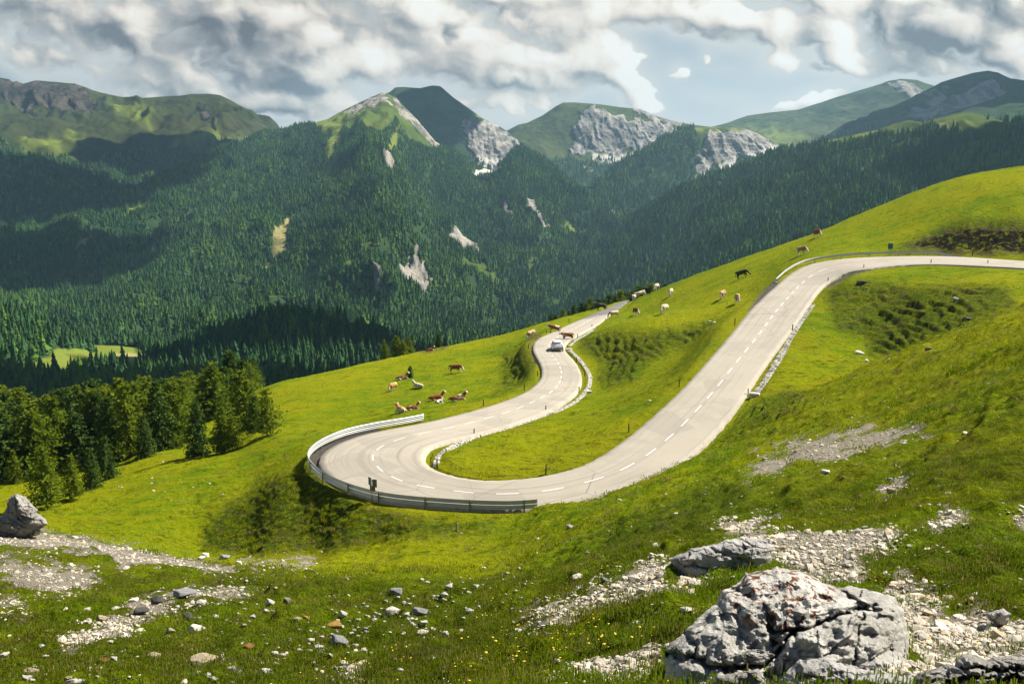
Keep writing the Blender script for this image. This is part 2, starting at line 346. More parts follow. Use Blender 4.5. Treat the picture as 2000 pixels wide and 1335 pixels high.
hummock = (np.abs(fbm(TX / 1.5, TY / 1.1, 3, 73)) ** .7) * .42 * hm * sstep(6, 16, D2) * (.35 + .65 * sstep(130, 60, D2))
TZ += (hummock + swell + tuss + faint) * offroad + bankrelief * offroad
TZ += (fbm(TX / .11, TY / .11, 2, 49) * .016) * sstep(22, 8, D2)
# --- bed the road into the ground
wr = 1.6 + 1.4 * sstep(95, 120, D2)
tb = sstep(0, 1, rd / wr)
TZ = np.where(rd < wr, (rz - .10) * (1 - tb) + TZ * tb, TZ)
TZ = np.where(rd < .15, rz - .32, TZ)
SQ2 = TZ / TY
def ground_z(x, y):
    x, y = np.atleast_1d(np.asarray(x, float)), np.atleast_1d(np.asarray(y, float))
    r = bilerp(TZ, (x / y + .72) / 1.44 * (NC - 1), row_of(y))
    return float(r[0]) if len(r) == 1 else r
def hit(u, v, dmin=4.0, dmax=479):
    """the ground point the survey photo shows at pixel (u, v)"""
    a, e = ray(u, v); a = float(a); e = float(e)
    j = (a + .72) / 1.44 * (NC - 1); j0 = int(np.clip(j, 0, NC - 2)); t = j - j0
    s = SQ2[:, j0] * (1 - t) + SQ2[:, j0 + 1] * t
    ok = np.nonzero((s >= e) & (gd >= dmin) & (gd <= dmax))[0]
    if len(ok) == 0:
        k = int(np.argmax(np.where((gd >= dmin) & (gd <= dmax), s, -9)))
        D = gd[k]; return Vector((a * D, D, s[k] * D))
    k = ok[0]
    if k > 0 and s[k - 1] < e:
        w = (e - s[k - 1]) / (s[k] - s[k - 1] + 1e-12); D = gd[k - 1] + (gd[k] - gd[k - 1]) * w
    else: D = gd[k]
    return Vector((a * D, D, e * D if k > 0 else s[k] * D))
def dist_of(u, v, dmin=4.0): return hit(u, v, dmin).y
# --- colour maps on the ground
dry = np.clip(fbm(TX / 7, TY / 7, 4, 51) * .9 + .1, 0, 1)
edge_dry = sstep(3.0, .2, rd)
# dung- and trail-worn verge strips, bare earth with painted shade, asphalt shoulder
soil = np.clip(bank * sstep(.15, .65, fbm(TX / 2.6, TS / 1.1, 4, 57) + .55 * riser) * .6 * (1 - .5 * embank), 0, 1)
soil = np.maximum(soil, pmask(TU, TV, [[(1765,484),(1840,456),(1900,446),(1950,450),(2080,446),(2080,496),(1990,496),(1880,492)]], 8, wob) * 1.7)  # road cutting: dark earth, with its shade painted in as well
soil = np.maximum(soil, .8 * pmask(TU, TV, [[(812,686),(845,678),(885,672),(870,684),(830,690)], [(1030,655),(1062,650),(1045,672),(1052,712),(1040,716),(1034,690)]], 3, wob * .3))
shoulder = pmask(TU, TV, [[(1462,604),(1512,556),(1532,545),(1536,552),(1520,566),(1478,606)], [(1366,722),(1402,682),(1412,678),(1396,700),(1374,722)], [(1608,552),(1640,540),(1672,530),(1690,527),(1690,532),(1655,540),(1622,556)],
   [(604,905),(612,882),(640,862),(690,842),(740,834),(742,846),(700,858),(662,872),(634,890),(632,915)], [(608,900),(636,935),(660,955),(640,950),(612,925)], [(900,936),(980,941),(1060,934),(1110,921),(1140,911),(1128,922),(1060,941),(980,946),(910,942)]], 3)
bank = np.maximum(bank, embank * 1.25)  # more painted shade on the slope below the hairpin
terrain_attrs = dict(gravel=gravel, soil=soil, near_dark=sstep(-.15, .35, fbm(TX / 2.2, TY / 2.2, 4, 59)) * sstep(46, 20, D2) * sstep(1250, 900, TU + TV * .2 - 150),
 dry=np.clip(dry + .5 * edge_dry, 0, 1), bank=bank, shoulder=shoulder)  # near left turf is given a darker tone
# ------------------------------------------------------------------ cumulus, computed as a field over azimuth x elevation (photo-pixel units)
def blob_value(B, u, v):
    t = np.zeros(np.shape(u))
    for (x, y, ra, re, rot, amp) in B:
        c, n = math.cos(R(rot)), math.sin(R(rot)); dx, dy = u - x, y - v
        q = np.clip(np.sqrt(((dx * c + dy * n) / ra) ** 2 + ((-dx * n + dy * c) / re) ** 2) / 1.4, 0, 1)
        t = t + amp * (1 - q * q * (3 - 2 * q))
    return t
COVER = [(60,10,200,60,-20,.8),(230,60,190,70,-28,.8),(330,130,110,34,-32,.7),(470,70,230,100,-18,1.0),(600,60,180,100,-25,.9),(570,150,110,55,-10,.9),
 (130,110,110,20,-25,.55),(300,165,100,20,-25,.5),(400,180,70,20,-25,.5),(640,130,40,60,0,.5),(180,150,220,50,-20,.5),(470,180,170,44,-10,.5),(760,150,100,50,-20,.45),(330,205,130,18,-8,.4),(545,196,130,20,4,.85),(630,212,90,20,0,.8),(480,207,70,16,-8,.6),(280,188,40,12,-10,.5),(395,196,60,18,-12,.6),
 (780,50,180,80,-20,1.0),(900,110,150,75,-15,1.0),(1000,140,130,60,-12,1.0),(1100,100,110,80,-30,.9),(1140,120,60,55,-50,.8),(1150,80,50,50,-40,.9),(1205,120,50,46,-60,1.0),(1225,160,80,34,-30,1.1),(1265,182,45,10,-12,.5),(1010,10,230,40,0,.8),
 (930,200,110,16,0,.55),(1020,220,80,14,-15,.5),(860,208,40,16,0,.45),
 (1240,20,200,40,-5,.9),(1400,50,190,34,-6,.8),(1540,60,140,34,-10,.75),(1700,20,200,60,-10,.9),
 (1650,105,110,40,-20,.6),(1500,110,120,26,-10,.3),(1750,110,60,40,0,.4),(1660,140,70,16,-25,.45),(1810,80,140,70,-10,1.0),(1930,50,160,80,-25,1.0),(1985,120,60,60,-50,.9),
 (1375,115,16,12,30,.62),(1322,147,14,7,0,.62),(1595,128,20,7,-10,.5),(1560,204,60,13,12,.7),(1640,182,80,13,14,.6),(1760,140,90,16,0,.5),(-200,60,260,90,0,.9),(-500,40,300,80,0,.8),(2300,50,300,90,0,.9),(2700,50,300,80,0,.8)]
BASE = [(235,65,60,42,-40,1.1),(440,45,130,34,-8,.75),(420,120,130,36,-20,.8),(560,160,80,18,-8,.7),(80,95,90,18,-28,.7),(330,175,50,10,-20,.4),
 (500,70,46,16,-48,.6),(690,40,60,30,-20,.55),(700,75,40,14,0,.3),(885,58,18,28,10,1.2),(1000,18,120,22,-8,1.2),(990,168,80,12,-6,.4),(850,110,60,14,-10,.3),(1115,150,40,12,0,.35),
 (1820,105,105,46,-14,1.2),(1690,50,50,22,-35,.8),(1960,18,130,24,-10,1.0),(1740,15,80,18,-10,.5),(1380,8,120,12,0,.4),(1390,70,40,10,-10,.5),(1500,18,90,16,0,.3),(1625,45,36,16,-20,.4),(-200,60,200,50,0,.8),(2300,60,260,60,0,.8)]
def billow(x, y, octv, seed):
    s = 0; a = 1.0; t = 0; f = 1.0
    for i in range(octv):
        s = s + a * np.sqrt(perlin(x * f + 5.2 * i, y * f + 1.7 * i, seed + 11 * i) ** 2 + .004) * 2; t += a; a *= .47; f *= 2.05
    return s / t
def cloud_field(U, V):
    wx, wy = fbm(U / 110, V / 80, 4, 301) * 34, fbm(U / 110, V / 80, 4, 302) * 22
    wx, wy = wx + fbm(U / 30, V / 26, 3, 303) * 9, wy + fbm(U / 30, V / 26, 3, 304) * 8
    u, v = U + wx, V + wy
    c = blob_value(COVER, u, v)
    b = billow(u / 112, v / 84, 7, 317)                  # cauliflower lobes
    n = fbm(u / 150, v / 90, 6, 312, .55)
    k = .35 + .65 * sstep(.05, .5, c)
    d = np.minimum(c, 1.5) + (n * .50 + (b - .36) * 1.05) * k + .60 * sstep(50, -50, V) - .34
    return d, blob_value(BASE, u + wx * .4, v + wy * .4), b
def shift(A, du, dv):       # sample A at (col + du, row + dv) with clamping
    H, Wd = A.shape; r = np.clip(np.arange(H) + dv, 0, H - 1); c = np.clip(np.arange(Wd) + du, 0, Wd - 1)
    return A[np.ix_(r, c)]
def box(A, k):
    for ax in (0, 1):
        P = np.concatenate([np.repeat(A.take([0], ax), k, ax), A, np.repeat(A.take([-1], ax), k + 1, ax)], ax)
        C = np.cumsum(P, ax); n = A.shape[ax]
        A = (C.take(range(2 * k + 1, 2 * k + 1 + n), ax) - C.take(range(0, n), ax)) / (2 * k + 1)
    return A
def blur(A, k): return box(box(A, max(1, k)), max(1, k))
def cloud_light(d, base, b, step, U_):
    """cover and sunlit fraction; step = photo pixels per cell, rows run downwards"""
    cover = sstep(-.03, .17, d) * .93 + .07 * sstep(-.3, .1, d)
    th = np.clip(d, 0, 1.6)
    px = lambda p: int(round(p / step))
    occl = np.zeros_like(d)
    for p in (4, 9, 16, 26, 40, 60):                     # march towards the sun, right and up
        occl += np.clip(shift(th, px(p * .80), -px(p * .60)) - th * .55, 0, 2) * (.36 if p < 20 else .22)
    h = np.sqrt(np.clip(box(th, max(1, px(2))), 0, 3)); h2 = np.sqrt(np.clip(box(th, px(9)), 0, 3))
    g1 = h - shift(h, px(5), -px(4)); g2 = h2 - shift(h2, px(16), -px(12))
    h3 = np.sqrt(np.clip(blur(th, px(16)), 0, 3)); g3 = h3 - shift(h3, px(26), -px(24))
    lit = .60 + .10 * np.exp(-((U_ - 1020) / 260) ** 2) + .27 * g1 + .34 * g2 + .60 * g3 - .18 * occl + (b - .36) * .26 + (blur(b, px(10)) - .36) * .35
    lit -= base * .46 * sstep(.0, .5, d)
    lit -= .15 * sstep(760, 200, U_) + .10 * sstep(1550, 1900, U_) + .02
    lit = np.clip(lit, 0, 1); soft =   .18 + .75 * sstep(.80, .30, blur(lit, px(6)))
    cover = np.clip((d + .05) / soft, 0, 1); cover = cover * cover * (3 - 2 * cover)
    return cover, lit

# ------------------------------------------------------------------ sky: the band of cumulus round the horizon, far outside everything
STEP = 1.35
Uc = np.arange(-170, 2170, STEP); Vr = np.arange(-70, 420, STEP)
UU, VV = np.meshgrid(Uc, Vr)
dn, base, bl = cloud_field(UU, VV); cover, light = cloud_light(dn, base, bl, STEP, UU)
veil = np.maximum(sstep(-.05, .5, fbm(UU / 260, VV / 42, 5, 330)) * .5, .85 * sstep(-.55, .10, blur(dn, int(16 / STEP))))
veil = np.maximum(veil, .85 * sstep(110, 225, VV) * sstep(-.45, .25, fbm(UU / 210, VV / 60, 5, 335) + .22 * sstep(1500, 700, UU) + .10 * sstep(1400, 1700, UU)))
nR = 30; up = np.linspace(1, 0, nR, endpoint=False)[:, None]
rowel = np.concatenate([np.tan(R(28) + (math.atan(ray(1000, -70)[1]) - R(28)) * (1 - up[:, 0])), ray(1000, Vr)[1]])
ext = lambda A: np.concatenate([np.repeat(A[:1], nR, 0) * (1 - .5 * up), A])
cover, light, veil = ext(cover), ext(light), ext(veil)
th = np.arctan(ray(Uc, np.full_like(Uc, 300.0))[0])
sideth = np.linspace(th[-1], R(115), 70)[1:]
def wings(A): return np.concatenate([A[:, 1:1 + 69 * 14:14][:, ::-1], A, A[:, -2:-2 - 69 * 14:-14]], 1)
TH = np.concatenate([-sideth[::-1], th, sideth])
ELR = rowel[:, None] * np.where(np.abs(TH) < th[-1], np.cos(TH), math.cos(th[-1]))[None]
EL = np.arctan(ELR); RAD = 20000.0
PT = np.stack([RAD * np.cos(EL) * np.sin(TH), RAD * np.cos(EL) * np.cos(TH), RAD * np.sin(EL)], -1)
m, nt = new_mat('sky_and_cloud'); g = NT(nt)
p = g.pos(); sep = g.n('ShaderNodeSeparateXYZ'); g.lk(p, sep.inputs[0])
fine_n = g.noise(p, .0045, 6, .7)
lt = g.math('ADD', g.attr('light'), g.math('MULTIPLY', g.math('SUBTRACT', fine_n, .5), .16), clamp=True)
cr = g.n('ShaderNodeValToRGB'); g.lk(lt, cr.inputs[0]); e = cr.color_ramp.elements
CL = [(0.0, (116, 123, 130)), (.22, (156, 160, 163)), (.42, (197, 195, 190)), (.6, (226, 220, 211)), (.8, (248, 241, 230)), (1.0, (255, 254, 248))]
e[0].position = 0; e[0].color = (*srgb(*CL[0][1]), 1); e[1].position = 1; e[1].color = (*srgb(*CL[-1][1]), 1)
for p_, c_ in CL[1:-1]: x = e.new(p_); x.color = (*srgb(*c_), 1)
hz = g.ramp(sep.outputs[2], -300, 3100)
sd = g.ramp(g.math('ABSOLUTE', g.math('SUBTRACT', sep.outputs[0], 2400)), 1500, 9500)
air = g.mix(hz, srgb(210, 220, 222), srgb(164, 184, 198))
air = g.mix(g.math('MULTIPLY', sd, .8), air, srgb(140, 160, 176))
air = g.mix(g.attr('veil'), air, srgb(219, 221, 218))
em = g.n('ShaderNodeEmission'); g.lk(g.mix(g.attr('cover'), air, cr.outputs[0]), em.inputs[0]); em.inputs[1].default_value = 2 ** -EXPOSURE
g.out(em.outputs[0]); m.cycles.emission_sampling = 'NONE'
sky_o = make_mesh('sky', PT.reshape(-1, 3), grid_quads(*EL.shape), mat=m, attrs=dict(cover=wings(cover), light=wings(light), veil=wings(veil)))
tag(sky_o, 'heavy grey and white cumulus over pale blue sky', 'sky', kind='structure')
# ------------------------------------------------------------------ ground materials
def grass_colour(g, p):
    """patchy pasture: sunburnt yellow green, fresh green, olive and dark tufts, painted shadow flecks, all in world space"""
    big = g.noise(p, .045, 5, .6); mid = g.noise(p, .30, 6, .65, .4); fine = g.noise(p, 2.2, 7, .72); tiny = g.noise(p, 12, 4, .7)
    stretch = g.noise(g.scale(p, (.30, .9, 2.4)), 1.1, 6, .68)
    green, yel, deep = (.140, .220, .003), (.270, .295, .003), (.030, .058, .004)
    c = g.mix(g.ramp(big, .38, .62), green, yel)
    c = g.mix(g.math('MULTIPLY', g.ramp(mid, .44, .62), .8), c, (.245, .265, .003))
    c = g.mix(g.ramp(mid, .44, .33, 0, .7), c, (.095, .175, .004))
    c = g.mix(g.ramp(stretch, .55, .68, 0, .65), c, deep)
    c = g.mix(g.ramp(fine, .56, .68, 0, .70), c, deep)
    c = g.mix(g.ramp(fine, .46, .34, 0, .55), c, (.27, .26, .02))
    shade_fleck = g.noise(g.scale(p, (.45, 1.3, 3.0)), .9, 6, .72)
    c = g.mix(g.ramp(shade_fleck, .57, .66, 0, .8), c, (.050, .062, .006))  # dark flecks painted for small shadows the relief does not cast
    sy = g.n('ShaderNodeSeparateXYZ'); g.lk(p, sy.inputs[0]); nearv = g.ramp(sy.outputs[1], 50, 16)  # turf turns darker and more olive towards the camera
    c = g.mix(g.math('MULTIPLY', nearv, g.ramp(g.noise(p, .28, 5, .65), .36, .58, .15, .85)), c, (.085, .125, .004))
    c = g.mix(g.math('MULTIPLY', nearv, g.ramp(g.noise(p, .75, 6, .7), .53, .64, 0, .75)), c, (.095, .080, .010))
    c = g.mix(g.ramp(g.noise(p, .8, 5, .7), .58, .70, 0, .5), c, (.20, .145, .02))
    return c, fine, tiny, stretch
def grass_mat():
    m, nt = new_mat('pasture_ground'); g = NT(nt); p = g.pos()
    c, fine, tiny, stretch = grass_colour(g, p)
    c = g.mix(g.math('MULTIPLY', g.attr('dry'), .4), c, (.215, .185, .012))
    c = g.mix(g.math('MULTIPLY', g.attr('bank'), g.ramp(fine, .36, .60, .35, .9)), c, (.050, .078, .005))  # banks painted darker olive to stand for their shaded side
    c = g.mix(g.math('MULTIPLY', g.attr('near_dark'), .75), c, g.mix(g.noise(p, 3, 6, .7), (.050, .085, .006), (.125, .115, .012)))  # darker olive and brown patches in the near left turf
    soil_shade_c = g.mix(g.noise(p, 1.7, 5), (.022, .017, .011), (.15, .115, .065))
    soil_shade_c = g.mix(g.ramp(g.attr('soil'), 1.0, 1.5), soil_shade_c, (.016, .012, .008))  # cutting: near-black tone, dark earth and painted shade together
    c = g.mix(g.math('MULTIPLY', g.attr('soil'), g.ramp(g.noise(p, 1.1, 6, .7), .38, .56)), c, soil_shade_c)
    # gravel: pale limestone chips thinning out into the turf
    gn = g.noise(p, .75, 10, .76)
    ga_ = g.ramp(g.math('ADD', g.math('MULTIPLY', g.attr('gravel'), 1.15), g.math('MULTIPLY', g.math('SUBTRACT', gn, .5), 3.6)), .52, .80)
    v1 = g.voro(p, 30); v2 = g.noise(p, 60, 4, .8)
    chips = g.mix(g.noise(p, 2.2, 6, .7), (.38, .33, .25), (.55, .50, .41))
    chips = g.mix(g.ramp(v2, .48, .68, 0, .65), chips, (.17, .125, .075))
    chips = g.mix(g.ramp(v1.outputs['Color'], .5, .9, 0, .5), chips, (.58, .54, .46))
    c = g.mix(ga_, c, chips)
    # stray chips everywhere near the gravel
    sc = g.voro(p, 5.5); c = g.mix(g.math('MULTIPLY', g.ramp(sc.outputs['Distance'], .16, .11), g.ramp(gn, .50, .62)), c, (.60, .58, .53))
    asp = g.mix(g.noise(p, 6, 6, .7), (.075, .068, .06), (.15, .135, .115))
    c = g.mix(g.attr('shoulder'), c, asp)
    h = g.math('ADD', g.math('MULTIPLY', fine, 1.0), g.math('MULTIPLY', tiny, .3))
    h = g.math('ADD', h, g.math('MULTIPLY', stretch, .9))
    h = g.math('ADD', h, g.math('MULTIPLY', g.math('MULTIPLY', v2, .35), ga_))
    nrm = g.bump(h, 1.0, .60)
    g.out(g.bsdf(c, .95, nrm, .02)); return m
def road_mat():
    m, nt = new_mat('bleached_asphalt'); g = NT(nt); p = g.pos()
    t, s = g.attr('lat'), g.attr('along')
    cv = g.n('ShaderNodeCombineXYZ'); g.lk(g.math('MULTIPLY', t, 6.2), cv.inputs[0]); g.lk(g.math('MULTIPLY', s, .010), cv.inputs[1])
    st = g.noise(cv.outputs[0], 2.2, 6, .7); st2 = g.noise(cv.outputs[0], 7.0, 4, .6)
    c = g.mix(g.noise(p, .5, 6, .6), (.30, .27, .222), (.375, .34, .282))
    c = g.mix(g.ramp(g.noise(p, 30, 3, .8), .5, .8, 0, .35), c, (.17, .155, .13))
    c = g.mix(g.math('MULTIPLY', g.ramp(st, .50, .62), .42), c, (.20, .18, .155))
    c = g.mix(g.math('MULTIPLY', g.math('MULTIPLY', g.ramp(st2, .53, .62), g.attr('bend')), .42), c, (.16, .145, .12))
    edge = g.ramp(g.math('ABSOLUTE', g.math('SUBTRACT', t, .5)), .44, .5)
    c = g.mix(g.math('MULTIPLY', edge, g.ramp(g.noise(p, 2.2, 5), .4, .65, .1, .8)), c, (.38, .345, .28))
    c = g.mix(g.attr('patch'), c, g.mix(g.noise(p, 3, 5), (.10, .098, .095), (.15, .145, .14)))
    pt_ = g.voro(g.scale(p, (.22, .22, .22)), 1.0); c = g.mix(g.math('MULTIPLY', g.ramp(pt_.outputs['Color'], .72, .74), .30), c, (.20, .185, .16))
    c = g.mix(g.ramp(g.noise(p, .16, 6, .7), .50, .68, 0, .40), c, (.235, .21, .175))
    # tar-sealed cracks
    cr = g.voro(g.vmath('ADD', p, g.vmath('MULTIPLY', g.n('ShaderNodeTexNoise').outputs['Color'], (.6, .6, .6))), .16, 'DISTANCE_TO_EDGE')
    crk = g.math('MULTIPLY', g.ramp(cr.outputs['Distance'], .006, .002), g.ramp(g.noise(p, .05, 2), .50, .62))
    c = g.mix(g.math('MULTIPLY', crk, .7), c, (.09, .085, .08))
    nrm = g.bump(g.noise(p, 40, 4), .25, .02)
    g.out(g.bsdf(c, .85, nrm, .25)); return m
def mountain_mat(name, tree_c, grass_c, rock_c, rock_d, sc=1.0):
    m, nt = new_mat(name); g = NT(nt); p = g.pos()
    n1 = g.noise(p, .010 * sc, 7, .65); n2 = g.noise(p, .045 * sc, 6, .7); n3 = g.noise(p, .004 * sc, 5, .6)
    strat = g.noise(g.scale(p, (.5, .5, 1.5)), .016 * sc, 8, .72, .8); gul = g.noise(g.scale(p, (1, .4, .13)), .030 * sc, 8, .72, .6)
    gc = g.mix(g.ramp(n1, .35, .68), tuple(x * .62 for x in grass_c), grass_c)
    gc = g.mix(g.ramp(n2, .5, .75, 0, .55), gc, tuple(x * .45 for x in grass_c))
    gc = g.mix(g.ramp(n3, .52, .7, 0, .6), gc, (grass_c[0] * 1.35, grass_c[1] * 1.05, grass_c[2] * 1.3))
    rc = g.mix(g.ramp(g.math('ADD', g.math('MULTIPLY', strat, .35), g.math('MULTIPLY', gul, .65)), .42, .58), rock_d, rock_c)
    rc = g.mix(g.ramp(n2, .56, .72, 0, .6), rc, tuple(x * .6 for x in grass_c))
    rf = g.ramp(g.math('ADD', g.attr('rock'), g.math('MULTIPLY', g.math('SUBTRACT', g.math('MULTIPLY', g.math('ADD', n1, gul), .5), .5), 3.4)), .40, .62)
    c = g.mix(g.attr('forest'), gc, g.mix(n2, tree_c, tuple(x * 1.7 for x in tree_c)))
    c = g.mix(rf, c, rc)
    c = g.mix(g.math('MULTIPLY', g.attr('scree'), g.ramp(n1, .3, .5, .5, 1)), c, (.52, .50, .46))
    c = g.mix(g.attr('bright'), c, g.mix(n2, (.10, .15, .020), (.17, .19, .035)))
    c = g.mix(g.attr('bare'), c, g.mix(n2, (.30, .24, .13), (.24, .24, .06)))
    h = g.math('ADD', g.math('MULTIPLY', n2, .45), g.math('MULTIPLY', g.math('ADD', strat, gul), g.math('MULTIPLY', rf, 1.1)))
    g.out(g.bsdf(c, .95, g.bump(h, .8, 14.0 / sc), .02)); return m
# ------------------------------------------------------------------ build pasture and road
M_GRASS, M_ROAD = grass_mat(), road_mat()
GV, GQ = [np.stack([TX, TY, TZ], -1).reshape(-1, 3)], [grid_quads(NR, NC)]
GA = {k: [np.asarray(v).ravel()] for k, v in terrain_attrs.items()}
kx = np.concatenate([[0], np.geomspace(.03, 5.5, 60)]); rr_ = np.arange(0, NR, 4); rr_ = rr_[gd[rr_] < 150]
for j_, sg, slp in ((NC - 1, 1, .16), (0, -1, -.10)):            # the hillside goes on to both sides
    ex = (kx[None] * np.minimum(gd[rr_], 30)[:, None]); X_ = TX[rr_, j_][:, None] + sg * ex; Y_ = np.repeat(gd[rr_][:, None], len(kx), 1)
    Z_ = TZ[rr_, j_][:, None] + sg * slp * ex + (fbm(X_ / 4, Y_ / 4, 4, 501) * .35) * sstep(0, 3, ex)
    b_ = sum(len(v) for v in GV); q_ = grid_quads(*X_.shape) + b_; GV.append(np.stack([X_, Y_, Z_], -1).reshape(-1, 3)); GQ.append(q_ if sg > 0 else q_[:, ::-1])
    for k in GA: GA[k].append(np.repeat(terrain_attrs[k][rr_, j_][:, None], len(kx), 1).ravel() * np.exp(-ex / 3).ravel())
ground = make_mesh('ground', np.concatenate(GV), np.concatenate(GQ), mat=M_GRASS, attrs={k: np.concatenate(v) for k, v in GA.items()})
tag(ground, 'grazed alpine pasture sloping down round the hairpin road', 'ground', kind='structure')
seg = np.linalg.norm(np.diff((EAs + EBs) / 2, axis=0), axis=1); ALONG = np.concatenate([[0], np.cumsum(seg)])
NL = 15; tl = np.linspace(0, 1, NL)
edge_w = (fbm(ALONG[:, None] / 1.1 + np.array([[0, 50]]), np.zeros((NS, 2)), 4, 61) * .16)
side = EBs - EAs; side[:, 2] *= 1; sl = np.linalg.norm(side[:, :2], axis=1, keepdims=True); sn = side / sl
EAj, EBj = EAs - sn * (edge_w[:, :1]), EBs + sn * (edge_w[:, 1:])
RC = EAj[:, None] * (1 - tl[None, :, None]) + EBj[:, None] * tl[None, :, None]
RC[:, :, 2] += (.045 * (1 - (2 * tl - 1) ** 2))[None]
skA, skB = EAj - sn * .12, EBj + sn * .12; skA = skA - [0, 0, .42]; skB = skB - [0, 0, .42]
RCF = np.concatenate([skA[:, None], RC, skB[:, None]], 1)
hair = sstep(66, 84, ALONG) * sstep(180, 140, ALONG)
def at_u(u, which=EBs):   # index of the station whose edge shows at photo column u, after the hairpin
    uu, vv = pix(which[:, 0], which[:, 1], which[:, 2]); k = NS // 2
    return k + int(np.argmin(np.abs(uu[k:] - u)))
s_patch = ALONG[at_u(1140)]
lat_full = np.concatenate([[0], tl, [1]])
AL2 = np.repeat(ALONG[:, None], NL + 2, 1); LA2 = np.repeat(lat_full[None], NS, 0)
patch = sstep(s_patch - 1.5, s_patch + 1.5, AL2 + (LA2 - .5) * 8)
curv = np.zeros(NS); dirv = np.diff((EAs + EBs) / 2, axis=0)[:, :2]; ang = np.unwrap(np.arctan2(dirv[:, 1], dirv[:, 0]))
curv[1:-1] = np.abs(np.diff(ang)) / np.maximum(seg[1:], .05); curv = smooth1(curv[:, None], 60)[:, 0]
bend = np.repeat(sstep(.02, .10, curv)[:, None], NL + 2, 1)
road = make_mesh('road', RCF.reshape(-1, 3), grid_quads(NS, NL + 2), mat=M_ROAD, attrs=dict(lat=LA2, along=AL2, bend=bend, patch=patch))
tag(road, 'pale two lane mountain road bending through a hairpin', 'road', kind='structure')
M_PAINT = simple_mat('road_paint', (.66, .65, .61), .6, var=.12, scale=3)
def road_point(s, t, dz=0.0):
    k = int(np.clip(np.searchsorted(ALONG, s) - 1, 0, NS - 2)); w = (s - ALONG[k]) / max(ALONG[k + 1] - ALONG[k], 1e-6)
    p = (EAs[k] * (1 - w) + EAs[k + 1] * w) * (1 - t) + (EBs[k] * (1 - w) + EBs[k + 1] * w) * t
    return np.array([p[0], p[1], p[2] + .045 * (1 - (2 * t - 1) ** 2) + dz])
pv, pq = [], []
s_ = 4.0
while s_ < s_patch + 4:
    base = len(pv); L = 1.75
    for k in range(7):
        s2 = s_ + L * k / 6; wdt = np.linalg.norm(EAs[min(NS - 1, int(np.searchsorted(ALONG, s2)))] - EBs[min(NS - 1, int(np.searchsorted(ALONG, s2)))])
        for t in (.5 - .065 / wdt, .5 + .065 / wdt): pv.append(road_point(s2, t, .012))
    for k in range(6): pq.append((base + 2 * k, base + 2 * k + 1, base + 2 * k + 3, base + 2 * k + 2))
    s_ += 3.5
tag(make_mesh('centre_line', pv, pq, mat=M_PAINT, smooth=False, parent=road), 'broken white centre line')

# ------------------------------------------------------------------ far mountains, each lofted crest -> foot from surveyed ridge lines
def interp_line(L, U):
    L = np.array(sorted(L), float); return np.interp(U, L[:, 0], L[:, 1]), np.interp(U, L[:, 0], L[:, 2])
def pchip(x, Y, xq):
    """monotone cubic through rows of Y"""
    h = np.diff(x)[:, None]; d = np.diff(Y, axis=0) / h; m = np.zeros_like(Y)
    m[1:-1] = np.where(d[:-1] * d[1:] > 0, 2 * d[:-1] * d[1:] / (d[:-1] + d[1:] + 1e-12 * np.sign(d[:-1] + d[1:] + 1e-30)), 0)
    m[0], m[-1] = d[0], d[-1]
    k = np.clip(np.searchsorted(x, xq, 'right') - 1, 0, len(x) - 2); t = ((xq - x[k]) / (x[k + 1] - x[k]))[:, None]; hh = (x[k + 1] - x[k])[:, None]
    return (2*t**3-3*t**2+1)*Y[k] + (t**3-2*t**2+t)*hh*m[k] + (-2*t**3+3*t**2)*Y[k+1] + (t**3-t**2)*hh*m[k+1]
MOUNT = {}
